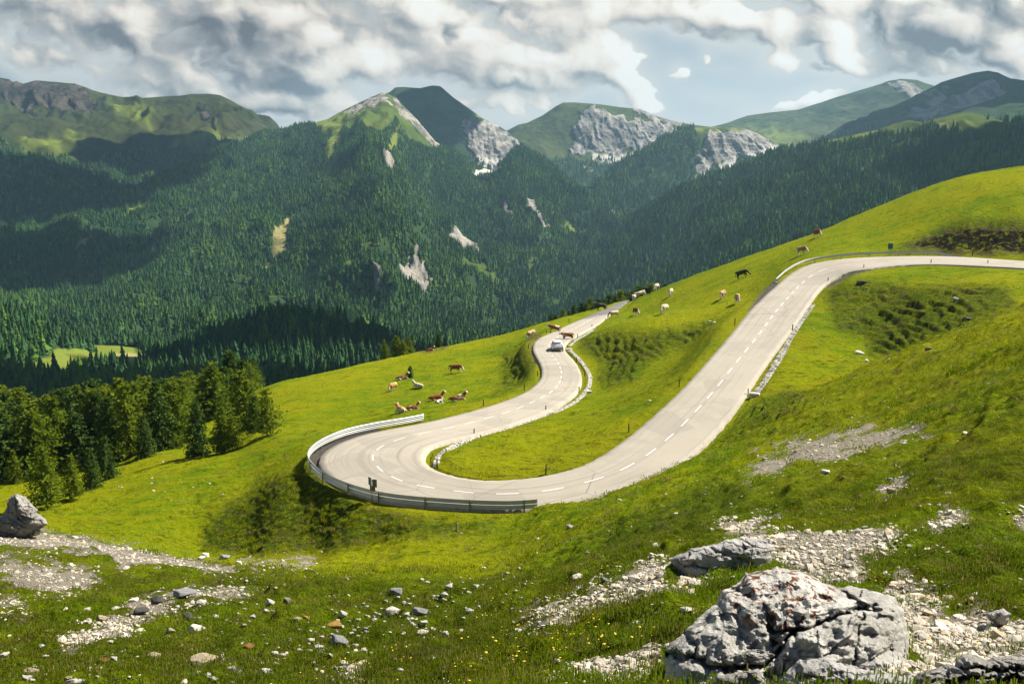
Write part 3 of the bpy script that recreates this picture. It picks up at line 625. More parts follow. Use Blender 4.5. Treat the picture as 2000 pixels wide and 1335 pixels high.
def mountain(name, rows, U, nper, mat, label, rough=(18, 6), masks=None, back=(500, 160, 1500, 600), seed=0, jag=0.0, sm=3):
    VV, DD = zip(*[interp_line(r, U) for r in rows]); VV, DD = np.array(VV), np.array(DD)
    if sm:
        for _ in range(sm):
            DD[:, 1:-1] = .25 * DD[:, :-2] + .5 * DD[:, 1:-1] + .25 * DD[:, 2:]
            VV[1:, 1:-1] = .25 * VV[1:, :-2] + .5 * VV[1:, 1:-1] + .25 * VV[1:, 2:]
    x = np.arange(len(rows), dtype=float); xq = np.concatenate([np.linspace(i, i + 1, nper[i], endpoint=False) for i in range(len(rows) - 1)] + [[len(rows) - 1]])
    V, Dm = pchip(x, VV, xq), pchip(x, DD, xq)
    UU = np.repeat(U[None], len(xq), 0)
    a, e = ray(UU, V); X, Y, Z = a * Dm, Dm, e * Dm
    # back of the ridge
    bx, by, bz = X[:1], Y[:1], Z[:1]
    X = np.concatenate([bx * (1 + back[2] / by), bx * (1 + back[0] / by), X]); Y2 = np.concatenate([by + back[2], by + back[0], Y])
    Z = np.concatenate([bz - back[3], bz - back[1], Z]); Y = Y2
    t = np.repeat(np.concatenate([[0, 0], xq])[:, None], len(U), 1)
    UV = np.concatenate([UU[:1], UU[:1], UU]), np.concatenate([V[:1], V[:1], V])
    amp = sstep(0, .5, t) * rough[0] + jag
    n = ridged(X / 420 + seed, Y / 420, 4, seed + 5) * .6 + ridged(X / 190 + fbm(X / 300, Y / 300, 2, seed + 6) * .8, Y / 700 + seed, 3, seed + 7) * .4 - .2
    n2 = fbm(X / 120, Y / 120 + seed, 4, seed + 9)
    at_ = dict(forest=np.ones_like(X), rock=np.zeros_like(X), scree=np.zeros_like(X), bright=np.zeros_like(X), bare=np.zeros_like(X))
    wob = fbm(UV[0] / 22, UV[1] / 22, 4, seed + 77) * 16
    for k, (polys, soft, base) in (masks or {}).items():
        mk = pmask(*UV, polys, soft, wob * min(1, soft / 5.0)) if polys else np.zeros_like(X)
        at_[k] = (1 - mk) if base == 'not' else mk
    at_['forest'] = np.clip(at_['forest'] + .75 * fbm(UV[0] / 9, UV[1] / 7, 3, seed + 55) * (at_['forest'] < .97) * (at_['forest'] > .001) + .75 * np.maximum(fbm(UV[0] / 8, UV[1] / 6, 2, seed + 56) - .05, 0) * (at_['rock'] > .3) * (t > .6), 0, 1)
    craggy = at_['rock']
    Z = Z + amp * n + n2 * rough[1] * (.3 + sstep(0, .4, t)) + craggy * fbm(X / 26, Y / 26 + Z / 40, 3, seed + 4) * 5 * sstep(-.02, .12, t)
    sh = craggy * (ridged(X / 75 + fbm(X / 90, Z / 120, 3, seed + 15) * .9 + Z / 260, Z / 420, 4, seed + 12) * 30 + ridged(X / 22 + Z / 90, Z / 160, 3, seed + 13) * 9) * sstep(0, .1, t)
    Y = Y - sh; 
    o = make_mesh(name, np.stack([X, Y, Z], -1).reshape(-1, 3), grid_quads(*X.shape), mat=mat, attrs=at_)
    tag(o, label, 'mountain', kind='structure')
    MOUNT[label] = (np.stack([X, Y, Z], -1), at_, UV)
    return o
FOR_C = (.020, .040, .014)
M_NEARM = mountain_mat('forested_slope', FOR_C, (.080, .120, .022), (.36, .335, .29), (.10, .10, .09))
M_FARM = mountain_mat('alpine_slope', FOR_C, (.060, .084, .025), (.36, .34, .31), (.12, .115, .115), .7)
M_DARKM = mountain_mat('dark_alpine_slope', FOR_C, (.038, .075, .030), (.36, .34, .31), (.12, .115, .115), .7)
M_BROWNM = mountain_mat('brown_alpine_slope', FOR_C, (.042, .054, .018), (.085, .072, .056), (.026, .024, .022), .7)
lin = lambda a, b, n: np.linspace(a, b, n)
# --- central forested mountain
C_CREST = [(-500,590,1700),(-300,545,1950),(0,474,2250),(120,435,2450),(250,375,2850),(345,328,3100),(430,288,3350),(480,267,3450),(520,256,3550),(600,243,3650),(640,233,3700),(660,222,3750),(700,201,3800),(725,189,3820),(745,181,3830),(760,184,3830),(775,192,3820),(795,214,3800),(815,234,3790),(835,258,3780),(850,276,3770),(880,292,3750),(930,325,3700),(960,333,3680),(985,312,3700),(1000,292,3750),(1017,281,3780),(1050,300,3700),(1087,327,3600),(1122,362,3450),(1175,394,3250),(1200,413,3120),(1208,440,3000),(1210,470,2900),(1260,520,2800),(1400,600,2700)]
C_1 = [(-500,605,1650),(-300,565,1850),(0,505,2080),(120,470,2250),(250,415,2580),(345,372,2800),(430,335,3000),(520,315,3100),(600,315,3080),(660,300,3080),(720,302,2820),(760,312,2900),(800,340,3180),(850,350,3340),(930,375,3330),(1000,370,3300),(1050,378,3260),(1087,395,3200),(1122,420,3100),(1175,440,2980),(1208,462,2900),(1260,540,2750),(1400,620,2600)]
C_2 = [(-500,630,1550),(-300,600,1700),(0,550,1880),(120,520,2020),(250,480,2220),(345,445,2400),(430,415,2520),(520,405,2580),(600,415,2520),(680,400,2450),(740,405,2260),(790,430,2300),(850,455,2700),(930,460,2820),(1000,460,2900),(1050,460,2930),(1122,475,2900),(1175,480,2860),(1210,490,2840),(1260,560,2650),(1400,640,2500)]
C_3 = [(-500,660,1450),(-300,640,1520),(0,600,1640),(120,585,1720),(250,560,1850),(345,535,1960),(430,520,2020),(520,520,2030),(600,520,2000),(700,505,1900),(760,512,1890),(820,525,1960),(880,540,2120),(930,550,2200),(1000,560,2350),(1050,540,2450),(1122,520,2600),(1175,510,2700),(1210,515,2700),(1260,580,2500),(1400,650,2400)]
C_4 = [(-500,705,1300),(-300,690,1320),(0,662,1400),(120,660,1430),(250,655,1480),(345,650,1530),(520,650,1570),(700,645,1560),(800,645,1600),(900,640,1680),(1000,630,1800),(1060,610,1950),(1122,570,2200),(1175,545,2450),(1210,540,2500),(1260,600,2300),(1400,660,2200)]
C_5 = [(u, v + 60, d - 260) for (u, v, d) in C_4]
CM = dict(
 forest=([[(600,225),(660,200),(745,160),(800,205),(860,280),(850,300),(820,282),(785,262),(760,258),(735,262),(700,262),(672,270),(640,285),(610,262)], [(430,292),(480,262),(520,250),(560,246),(520,262),(470,282)], [(640,320),(648,270),(668,245),(672,270),(655,318)], [(750,305),(760,270),(780,272),(765,308)], [(515,535),(545,480),(570,440),(582,450),(552,505),(535,532)], [(150,505),(190,470),(208,468),(172,504)], [(235,430),(290,405),(300,412),(240,438)], [(455,446),(480,434),(488,440),(465,450)], [(1088,472),(1110,462),(1148,457),(1142,468),(1098,476)], [(1090,345),(1096,342),(1122,358),(1116,366)],
   [(748,325),(775,335),(784,355),(768,348)], [(872,475),(905,470),(938,500),(932,522),(900,518),(880,500)], [(775,520),(815,512),(850,548),(832,558),(790,550)], [(728,560),(745,540),(752,560),(740,592)], [(1018,398),(1050,430),(1078,468),(1058,462),(1028,432)], [(985,408),(1000,440),(988,432)], [(900,350),(935,335),(985,320),(990,335),(960,352)], [(1190,400),(1206,420),(1203,445),(1196,430)], [(180,570),(195,555),(205,560),(188,580)], [(660,560),(720,500),(730,505),(680,560)], [(1030,545),(1050,520),(1060,523),(1036,555)], [(850,500),(1000,590),(990,596),(845,508)]], 5, 'not'),
 rock=([[(770,190),(795,210),(830,250),(862,284),(855,296),(822,270),(795,245),(775,222)], [(668,222),(700,202),(750,180),(765,192),(768,215),(740,208),(705,222),(680,240)], [(432,290),(480,262),(515,252),(500,268),(455,288)], [(745,322),(775,333),(784,355),(766,346)], [(872,475),(905,470),(938,500),(932,522),(900,518),(880,500)], [(775,520),(815,512),(850,548),(832,558),(790,550)], [(728,560),(745,540),(752,560),(740,592)], [(1018,398),(1050,430),(1078,468),(1058,462),(1028,432)], [(985,408),(1000,440),(988,432)], [(1190,400),(1206,420),(1203,445),(1196,430)]], 4, 'is'),
 scree=([[(925,328),(985,318),(985,335),(950,345),(920,345)]], 4, 'is'),
 bright=([[(640,320),(648,275),(668,248),(670,268),(655,316)], [(752,305),(760,272),(778,272),(765,306)], [(235,428),(290,406),(298,412),(240,438)], [(455,445),(480,434),(487,440),(465,449)], [(1088,472),(1110,462),(1148,457),(1142,467),(1098,475)], [(1090,345),(1096,342),(1122,358),(1116,365)], [(600,245),(660,215),(690,232),(640,285)]], 4, 'is'),
 bare=([[(515,535),(545,480),(570,440),(580,450),(552,505),(535,530)], [(150,505),(190,470),(206,468),(172,503)]], 4, 'is'))
mountain('mountain', [C_CREST, C_1, C_2, C_3, C_4, C_5], lin(-500, 1400, 760), (60, 50, 50, 50, 20), M_NEARM, 'green forested mountain with a pale rocky top in the middle of the view', (80, 10), CM, seed=3)
# --- dark pyramid peak behind it with the pale crag on its right shoulder
D_CREST = [(480,300,4700),(560,268,4800),(640,240,4900),(700,205,5000),(745,187,5050),(762,179,5080),(772,171,5090),(790,170,5100),(820,172,5100),(845,167,5100),(860,169,5100),(885,190,5080),(905,204,5050),(930,222,5000),(950,235,4950),(975,247,4850),(1000,262,4700),(1017,280,4550),(1040,300,4400),(1090,335,4200),(1150,380,4000)]
D_1 = [(480,320,4550),(640,275,4650),(760,232,4780),(850,230,4760),(880,246,4720),(905,246,4660),(930,258,4600),(960,270,4540),(1000,290,4450),(1040,318,4300),(1150,400,3900)]
D_2 = [(480,360,4300),(640,320,4350),(760,300,4430),(850,295,4420),(890,296,4420),(930,305,4380),(960,320,4330),(1000,322,4280),(1040,345,4150),(1150,430,3800)]
D_3 = [(480,430,4000),(640,400,4000),(850,400,4000),(960,400,3980),(1150,480,3600)]
DM = dict(forest=([[(850,300),(900,300),(1000,350),(1060,320),(1200,420),(1150,500),(480,460),(480,360),(760,300)]], 5, 'is'),
 rock=([[(902,245),(925,232),(955,238),(990,258),(1018,284),(1008,300),(985,328),(960,335),(935,310),(915,290),(908,265)]], 5, 'is'),
 scree=([[(930,310),(960,305),(985,318),(970,345),(945,335)]], 5, 'is'), bright=([[(898,196),(930,218),(960,236),(950,240),(925,228),(905,208)]], 3, 'is'))
mountain('mountain', [D_CREST, D_1, D_2, D_3], lin(480, 1150, 330), (46, 46, 20), M_DARKM, 'dark pyramid peak behind the forested mountain', (34, 9), DM, seed=21)
# --- pale cliffed mountain right of the gap
E_CREST = [(900,300,5200),(960,270,5300),(1000,250,5350),(1012,244,5360),(1030,240,5370),(1060,225,5400),(1085,208,5420),(1100,200,5430),(1120,200,5430),(1180,205,5420),(1250,214,5380),(1290,229,5340),(1330,240,5300),(1380,247,5250),(1420,258,5200),(1520,300,5100)]
E_1 = [(900,315,5100),(1000,262,5200),(1060,244,5220),(1100,222,5240),(1125,214,5260),(1150,216,5250),(1200,224,5230),(1250,236,5220),(1290,246,5180),(1330,253,5150),(1420,275,5050),(1520,320,4900)]
E_2 = [(900,330,4900),(1000,285,5000),(1060,288,4980),(1100,300,4960),(1150,296,4960),(1200,298,4960),(1250,292,4960),(1290,282,4960),(1330,280,4950),(1420,300,4900),(1520,340,4700)]
E_3 = [(900,380,4500),(1000,340,4600),(1100,345,4600),(1200,350,4550),(1330,340,4500),(1520,380,4400)]
E_4 = [(900,430,4000),(1000,410,4000),(1100,410,3950),(1200,420,3900),(1330,420,3900),(1520,440,3900)]
EM = dict(forest=([[(1000,320),(1090,315),(1200,312),(1300,300),(1400,320),(1520,360),(1520,460),(900,460),(900,340)]], 8, 'is'),
 rock=([[(1128,212),(1200,224),(1250,236),(1300,246),(1330,252),(1320,270),(1290,284),(1240,298),(1190,303),(1150,300),(1115,306),(1120,270),(1132,240)], [(1130,325),(1150,322),(1158,340),(1140,345)], [(1240,214),(1290,229),(1340,242),(1330,252),(1270,238)]], 5, 'is'),
 scree=([[(1155,300),(1200,305),(1260,296),(1240,310),(1200,325),(1160,315)]], 6, 'is'))
mountain('mountain', [E_CREST, E_1, E_2, E_3, E_4], lin(900, 1520, 320), (16, 50, 26, 16), M_FARM, 'flat topped mountain with a grey cliff face beyond the gap', (28, 8), EM, seed=33)
# --- long grassy ridge rising to the right, far off
G_CREST = [(1250,275,6400),(1330,255,6400),(1380,250,6350),(1420,240,6300),(1460,226,6250),(1500,220,6200),(1560,214,6150),(1600,201,6100),(1640,188,6050),(1680,176,6000),(1720,164,5950),(1735,158,5930),(1760,154,5900),(1790,156,5880),(1805,162,5850),(1900,190,5800),(2050,240,5700)]
G_1 = [(1250,285,6100),(1420,256,6000),(1500,245,5950),(1600,232,5850),(1700,215,5700),(1760,196,5650),(1800,196,5600),(2050,260,5500)]
G_2 = [(1250,310,5500),(1420,300,5400),(1500,288,5400),(1600,285,5300),(1750,280,5200),(2050,330,5000)]
G_3 = [(1250,360,4900),(1500,340,4800),(1750,340,4700),(2050,380,4600)]
GM = dict(forest=([[(1500,300),(1560,285),(1620,300),(1600,340),(1480,360)]], 8, 'is'), bright=([[(1440,262),(1500,250),(1560,262),(1580,280),(1520,292),(1450,280)]], 14, 'is'), rock=([[(1740,165),(1790,158),(1800,180),(1780,200),(1760,190)]], 8, 'is'))
mountain('mountain', [G_CREST, G_1, G_2, G_3], lin(1250, 2050, 260), (40, 40, 12), M_FARM, 'long smooth grassy ridge on the far right skyline', (40, 9), GM, seed=45)
# --- nearer cliff spur below it
H_CREST = [(1090,420,3500),(1170,345,3700),(1220,310,3820),(1260,290,3880),(1300,260,3950),(1340,251,4000),(1380,247,4000),(1400,249,4000),(1450,250,3980),(1480,257,3950),(1500,270,3900),(1530,291,3800),(1580,320,3600),(1700,380,3300)]
H_1 = [(1090,430,3450),(1170,370,3600),(1220,335,3680),(1260,312,3740),(1300,285,3800),(1340,266,3840),(1370,262,3850),(1400,262,3840),(1450,266,3830),(1500,282,3800),(1530,298,3720),(1580,330,3500),(1700,400,3200)]
H_2 = [(1090,440,3350),(1170,400,3420),(1220,375,3480),(1260,360,3520),(1300,350,3560),(1340,345,3600),(1370,335,3640),(1420,320,3680),(1480,306,3690),(1530,305,3640),(1580,345,3400),(1700,420,3100)]
H_3 = [(1090,480,3000),(1170,450,3050),(1260,425,3100),(1340,400,3150),(1480,370,3200),(1580,380,3150),(1700,450,2900)]
HM = dict(forest=([[(1380,240),(1500,240),(1530,300),(1480,312),(1420,328),(1365,348),(1355,330),(1365,290),(1365,262),(1340,255)]], 5, 'not'),
 rock=([[(1385,252),(1400,256),(1450,252),(1480,258),(1500,272),(1515,288),(1480,302),(1420,322),(1366,344),(1358,325),(1366,300),(1378,270)]], 5, 'is'),
 scree=([[(1362,348),(1420,322),(1480,300),(1505,280),(1528,294),(1480,312),(1420,335),(1370,352)]], 4, 'is'), bright=([[(1300,256),(1340,248),(1400,246),(1450,248),(1440,254),(1390,254),(1340,262)]], 4, 'is'))
mountain('mountain', [H_CREST, H_1, H_2, H_3], lin(1090, 1700, 300), (16, 56, 20), M_FARM, 'wooded spur ending in a grey cliff above pale scree', (24, 7), HM, seed=57)
# --- dark rounded mountain on the right edge
I_CREST = [(1480,330,3900),(1560,296,4000),(1590,278,4050),(1640,250,4100),(1700,225,4150),(1750,205,4180),(1800,181,4200),(1838,161,4200),(1880,148,4180),(1905,142,4170),(1930,138,4150),(1950,142,4140),(1975,154,4100),(2000,157,4080),(2100,150,4000),(2300,200,3800),(2600,240,3600)]
I_1 = [(1480,338,3750),(1600,290,3800),(1700,255,3820),(1800,225,3820),(1900,195,3800),(2000,200,3700),(2300,240,3400),(2600,270,3200)]
I_2 = [(1480,350,3500),(1600,310,3450),(1700,285,3400),(1800,265,3350),(1900,250,3300),(2000,250,3200),(2300,290,2900),(2600,310,2800)]
I_3 = [(1480,400,3000),(1700,360,2900),(2000,340,2700),(2300,360,2500),(2600,380,2400)]
IM = dict(forest=([[(1480,325),(1600,285),(1660,262),(1720,262),(1700,290),(1620,310),(1480,420)], [(1650,270),(1800,255),(1860,262),(1700,300)], [(1480,330),(2600,300),(2600,400),(1480,420)]], 10, 'is'), rock=([[(1760,230),(1840,190),(1930,170),(1960,200),(1900,250),(1800,262)]], 26, 'is'))
mountain('mountain', [I_CREST, I_1, I_2, I_3], lin(1480, 2600, 320), (44, 36, 12), M_DARKM, 'dark rounded mountain on the right skyline', (70, 14), IM, seed=63)
J_CREST = [(1700,300,3000),(1780,252,3150),(1830,228,3200),(1900,206,3250),(1950,190,3250),(2000,174,3250),(2200,140,3200),(2600,160,3000)]
J_1 = [(1700,310,2900),(1830,255,2980),(2000,225,2980),(2200,200,2900),(2600,220,2700)]
J_2 = [(1700,330,2600),(1830,290,2650),(2000,280,2600),(2200,270,2500),(2600,290,2400)]
mountain('mountain', [J_CREST, J_1, J_2], lin(1700, 2600, 200), (36, 30), M_DARKM, 'dark grassy shoulder at the right edge below the rounded mountain', (40, 10), dict(forest=([[(1930,235),(2600,180),(2600,300),(1700,335),(1850,262)]], 12, 'is')), seed=71)
# --- long wooded slope on the right
K_CREST = [(1085,600,2150),(1110,560,2500),(1150,510,2750),(1195,455,2950),(1215,438,2950),(1300,383,2700),(1400,340,2500),(1524,293,2400),(1615,275,2300),(1734,250,2200),(1804,244,2150),(1860,223,2120),(1895,219,2100),(1930,229,2060),(2000,246,1980),(2200,300,1800),(2600,330,1500)]
K_1 = [(1085,610,2100),(1150,530,2550),(1215,470,2650),(1300,425,2420),(1400,385,2250),(1524,340,2130),(1615,315,2080),(1734,290,2000),(1804,288,1930),(1895,280,1850),(2000,300,1720),(2200,340,1550),(2600,360,1350)]
K_2 = [(1085,620,2000),(1150,560,2250),(1215,520,2200),(1300,480,2050),(1400,450,1920),(1524,410,1800),(1600,385,1740),(1680,362,1690),(1760,362,1640),(1804,372,1610),(1895,360,1520),(2000,370,1400),(2200,390,1250),(2600,400,1150)]
K_3 = [(1085,640,1800),(1150,610,1800),(1215,590,1720),(1300,560,1600),(1400,530,1500),(1524,500,1380),(1680,470,1260),(1804,460,1160),(2000,450,1000),(2200,460,900),(2600,470,850)]
K_4 = [(1085,690,1450),(1215,660,1350),(1400,620,1150),(1680,560,950),(2000,520,750),(2600,530,650)]
KM = dict(forest=([[(1605,272),(1640,262),(1734,240),(1804,234),(1895,210),(2010,240),(1930,240),(1890,262),(1800,275),(1720,292),(1660,296),(1630,285)], [(1548,352),(1565,345),(1600,336),(1622,340),(1592,350),(1562,360)], [(1870,235),(1900,225),(1990,250),(1960,290),(1900,290)]], 7, 'not'), bright=([[(1612,275),(1734,250),(1800,245),(1760,262),(1680,282),(1635,284)], [(1550,352),(1565,345),(1600,337),(1620,340),(1592,349)]], 5, 'is'))
mountain('mountain', [K_CREST, K_1, K_2, K_3, K_4], lin(1085, 2600, 520), (50, 46, 46, 20), M_NEARM, 'long wooded slope with a grassy crest on the right', (46, 9), KM, seed=81)
# --- broad mountain on the left skyline
L_CREST = [(-700,150,4300),(-400,120,4400),(-100,140,4600),(0,151,4700),(18,154,4700),(25,160,4700),(32,158,4700),(45,164,4720),(70,157,4740),(145,163,4800),(180,176,4850),(215,185,4900),(240,190,4920),(270,191,4950),(330,188,5000),(375,184,5040),(410,183,5060),(430,186,5070),(450,195,5080),(490,217,5080),(530,241,5050),(600,290,4900),(720,360,4700)]
L_1 = [(-700,210,3900),(-400,200,4000),(0,235,4250),(150,240,4350),(215,235,4450),(330,235,4550),(430,240,4600),(530,262,4600),(600,305,4500),(720,380,4300)]
L_2 = [(-700,300,3400),(-400,300,3450),(0,300,3600),(80,305,3650),(150,310,3700),(250,330,3850),(330,300,4000),(430,290,4200),(530,310,4200),(720,420,3900)]
L_3 = [(-700,400,2800),(-400,400,2800),(0,380,2900),(150,380,3000),(300,390,3200),(430,380,3500),(720,480,3300)]
L_4 = [(-700,560,1900),(-400,540,1950),(0,500,2150),(150,490,2350),(300,470,2600),(430,470,2800),(720,560,2600)]
LM = dict(forest=([[(-700,330),(-100,300),(0,296),(60,306),(160,330),(240,318),(270,300),(330,310),(400,292),(520,300),(720,380),(720,600),(-700,600)]], 14, 'is'), rock=([[(0,150),(80,155),(90,200),(60,215),(75,240),(0,190)], [(55,160),(150,165),(190,205),(185,235),(150,235),(110,232),(70,205)], [(390,210),(430,240),(420,246),(395,228)]], 8, 'is'), bright=([[(40,290),(140,280),(165,290),(110,305),(60,300)], [(220,205),(300,235),(290,250),(230,225)], [(340,290),(420,262),(480,270),(420,288)]], 14, 'is'))
mountain('mountain', [L_CREST, L_1, L_2, L_3, L_4], lin(-700, 720, 480), (50, 50, 30, 30), M_BROWNM, 'broad brown green mountain with dark crags on the left skyline', (80, 16), LM, seed=93)
# --- dark wooded knoll, the wooded bank at the left edge, and the valley between
N_CREST = [(250,760,820),(330,715,900),(370,690,940),(420,655,970),(470,632,985),(520,620,995),(560,615,1000),(610,618,1000),(660,630,990),(710,648,975),(760,670,950),(830,705,900),(950,760,820)]
N_1 = [(250,770,780),(330,735,830),(420,700,850),(560,680,860),(660,685,850),(760,715,830),(950,775,760)]
N_2 = [(250,800,680),(420,770,690),(560,760,690),(760,780,680),(950,810,650)]
mountain('hill', [N_CREST, N_1, N_2], lin(250, 950, 200), (40, 30), M_NEARM, 'dark wooded knoll behind the pasture', (5, 3), {}, back=(120, 12, 480, 130), seed=101)
O_CREST = [(-600,560,880),(-300,575,900),(-100,595,930),(0,605,960),(40,615,980),(80,632,1000),(120,650,1020),(160,668,1040),(186,690,1050),(215,715,1040),(300,760,1000)]
O_1 = [(-600,640,800),(-300,650,820),(0,660,860),(80,680,890),(120,692,905),(170,712,900),(215,735,880),(300,775,860)]
O_2 = [(-600,720,680),(-300,725,690),(0,712,760),(60,718,770),(120,728,760),(200,745,740),(300,790,720)]
OM = dict(forest=([[(60,712),(110,690),(150,688),(200,690),(230,690),(240,745),(60,745)]], 5, 'not'), bright=([[(60,712),(110,692),(150,690),(200,692),(230,695),(240,720),(120,730)]], 5, 'is'))
mountain('hill', [O_CREST, O_1, O_2], lin(-600, 300, 240), (46, 30), M_NEARM, 'wooded bank at the left edge of the valley', (6, 3), OM, back=(150, 20, 520, 140), seed=111)
Q_0 = [(-800,640,1650),(-300,665,1560),(0,668,1500),(180,668,1450),(300,672,1500),(600,668,1600),(1000,640,1800),(1200,600,1900)]
Q_1 = [(-800,690,1150),(-300,690,1120),(0,680,1130),(160,677,1150),(230,681,1120),(290,692,1080),(600,690,1150),(1000,670,1300),(1200,640,1400)]
Q_2 = [(-800,715,950),(-300,715,950),(0,704,960),(160,700,960),(230,703,950),(290,712,930),(600,715,960),(1000,700,1050),(1200,680,1050)]
Q_3 = [(-800,790,640),(-300,785,640),(0,770,660),(300,770,660),(600,770,660),(1000,750,680),(1200,730,680)]
Q_4 = [(-800,880,420),(-300,880,420),(0,860,420),(300,860,420),(600,850,420),(1000,815,420),(1200,790,420)]
QM = dict(forest=([[(150,688),(180,670),(240,670),(297,690),(292,716),(235,724),(150,716)], [(50,742),(120,705),(200,700),(190,728),(110,748)]], 4, 'not'), bright=([[(150,690),(180,674),(240,674),(290,690),(285,710),(235,718),(150,712)], [(60,735),(120,705),(190,700),(180,722),(110,742)]], 4, 'is'), bare=([[(210,690),(290,690),(285,704),(215,706)], [(80,732),(130,712),(180,706),(120,738)]], 4, 'is'))
mountain('valley', [Q_0, Q_1, Q_2, Q_3, Q_4], lin(-800, 1200, 320), (20, 30, 20, 16), M_NEARM, 'valley floor between the pasture and the mountains', (4, 2), QM, back=(600, 5, 1600, 10), seed=121)
vf = make_mesh('valley_floor', [(-16000, 300, -420), (16000, 300, -420), (16000, 16000, -420), (-16000, 16000, -420)], [(0, 1, 2, 3)], mat=M_NEARM, attrs=dict(forest=np.ones(4), rock=np.zeros(4), scree=np.zeros(4), bright=np.zeros(4), bare=np.zeros(4)))
tag(vf, 'low ground beneath the mountains', 'valley', kind='structure')
# ------------------------------------------------------------------ scattering: points of one mesh instanced through geometry nodes (only for uncountable stuff)
def scatter(name, pts, scl, rotz, pick, protos, label, cat, tilt=None):
    """protos: list of mesh objects kept out of the scene"""
    cl = bpy.data.collections.new(name + '_kinds')
    for i, o in enumerate(protos):
        o.name = 'k%02d_%s' % (i, o.name.split('.')[0]); cl.objects.link(o)
    me = bpy.data.meshes.new(name); me.vertices.add(len(pts)); me.vertices.foreach_set('co', np.ascontiguousarray(pts, dtype=np.float32).ravel())
    n = len(pts)
    a = me.attributes.new('scl', 'FLOAT_VECTOR', 'POINT'); a.data.foreach_set('vector', np.ascontiguousarray(scl, dtype=np.float32).ravel())
    rv = np.zeros((n, 3), np.float32); rv[:, 2] = rotz
    if tilt is not None: rv[:, :2] = tilt
    a = me.attributes.new('rot', 'FLOAT_VECTOR', 'POINT'); a.data.foreach_set('vector', rv.ravel())
    a = me.attributes.new('pick', 'INT', 'POINT'); a.data.foreach_set('value', np.asarray(pick, dtype=np.int32))
    o = bpy.data.objects.new(name, me); col.objects.link(o)
    ng = bpy.data.node_groups.new(name + '_scatter', 'GeometryNodeTree')
    ng.interface.new_socket('Geometry', in_out='INPUT', socket_type='NodeSocketGeometry'); ng.interface.new_socket('Geometry', in_out='OUTPUT', socket_type='NodeSocketGeometry')
    N = ng.nodes; L = ng.links; gi, go = N.new('NodeGroupInput'), N.new('NodeGroupOutput')
    ci = N.new('GeometryNodeCollectionInfo'); ci.inputs['Collection'].default_value = cl; ci.inputs['Separate Children'].default_value = True; ci.inputs['Reset Children'].default_value = True
    ip = N.new('GeometryNodeInstanceOnPoints'); ip.inputs['Pick Instance'].default_value = True
    def na(nm, typ):
        x = N.new('GeometryNodeInputNamedAttribute'); x.data_type = typ; x.inputs['Name'].default_value = nm; return x.outputs[0]
    L.new(gi.outputs[0], ip.inputs['Points']); L.new(ci.outputs[0], ip.inputs['Instance'])
    L.new(na('pick', 'INT'), ip.inputs['Instance Index']); L.new(na('rot', 'FLOAT_VECTOR'), ip.inputs['Rotation']); L.new(na('scl', 'FLOAT_VECTOR'), ip.inputs['Scale'])
    L.new(ip.outputs[0], go.inputs[0])
    md = o.modifiers.new('scatter', 'NODES'); md.node_group = ng
    tag(o, label, cat, kind='stuff'); return o
def leaf_mat(name, a, b, trans=.25, tint=.35, nscale=.12):
    m, nt = new_mat(name); g = NT(nt)
    r = g.rnd(); n = g.noise(g.pos(), nscale, 3)
    c = g.mix(g.math('ADD', g.math('MULTIPLY', r, .6), g.math('MULTIPLY', n, .4)), a, b)
    d = g.bsdf(c, .9, None, .08); t = g.n('ShaderNodeBsdfTranslucent'); g.lk(g.mix(.6, c, (b[0] * 1.5, b[1] * 1.4, b[2])), t.inputs[0])
    mx = g.n('ShaderNodeMixShader'); mx.inputs[0].default_value = trans; g.lk(d, mx.inputs[1]); g.lk(t.outputs[0], mx.inputs[2]); g.out(mx.outputs[0]); return m
M_SPRUCE_FAR = leaf_mat('far_spruce', (.021, .062, .023), (.052, .122, .035), .16)
M_LARCH_FAR = leaf_mat('far_larch', (.052, .125, .024), (.100, .188, .028), .24)
def far_conifer(name, mat, seed, layers=6, width=.2, ragged=.3):
    r = np.random.default_rng(seed); co, tr = [], []
    for k in range(layers):
        f = k / layers; h0 = .06 + .86 * f; rad = width * (1 - f) ** .8 * r.uniform(.85, 1.15); top = min(1.0, h0 + .34 * (1 - f * .45)); n = 7
        b = len(co); off = r.uniform(0, 6.28)
        co.append((r.normal(0, .008), r.normal(0, .008), top if k < layers - 1 else 1.0))
        for i in range(n):
            q = rad * r.uniform(1 - ragged, 1 + ragged); t = off + i * 6.283 / n + r.normal(0, .12)
            co.append((q * math.cos(t), q * math.sin(t), h0 + r.uniform(-.03, .03)))
        for i in range(n): tr.append((b, b + 1 + i, b + 1 + (i + 1) % n))
    return make_mesh(name, co, None, tr, mat, smooth=False, link=False)
FAR_TREES = [far_conifer('spruce', M_SPRUCE_FAR, 1, 6, .17), far_conifer('spruce', M_SPRUCE_FAR, 2, 6, .20), far_conifer('spruce', M_SPRUCE_FAR, 3, 5, .15), far_conifer('larch', M_LARCH_FAR, 4, 6, .21, .4), far_conifer('larch', M_LARCH_FAR, 5, 5, .24, .4)]
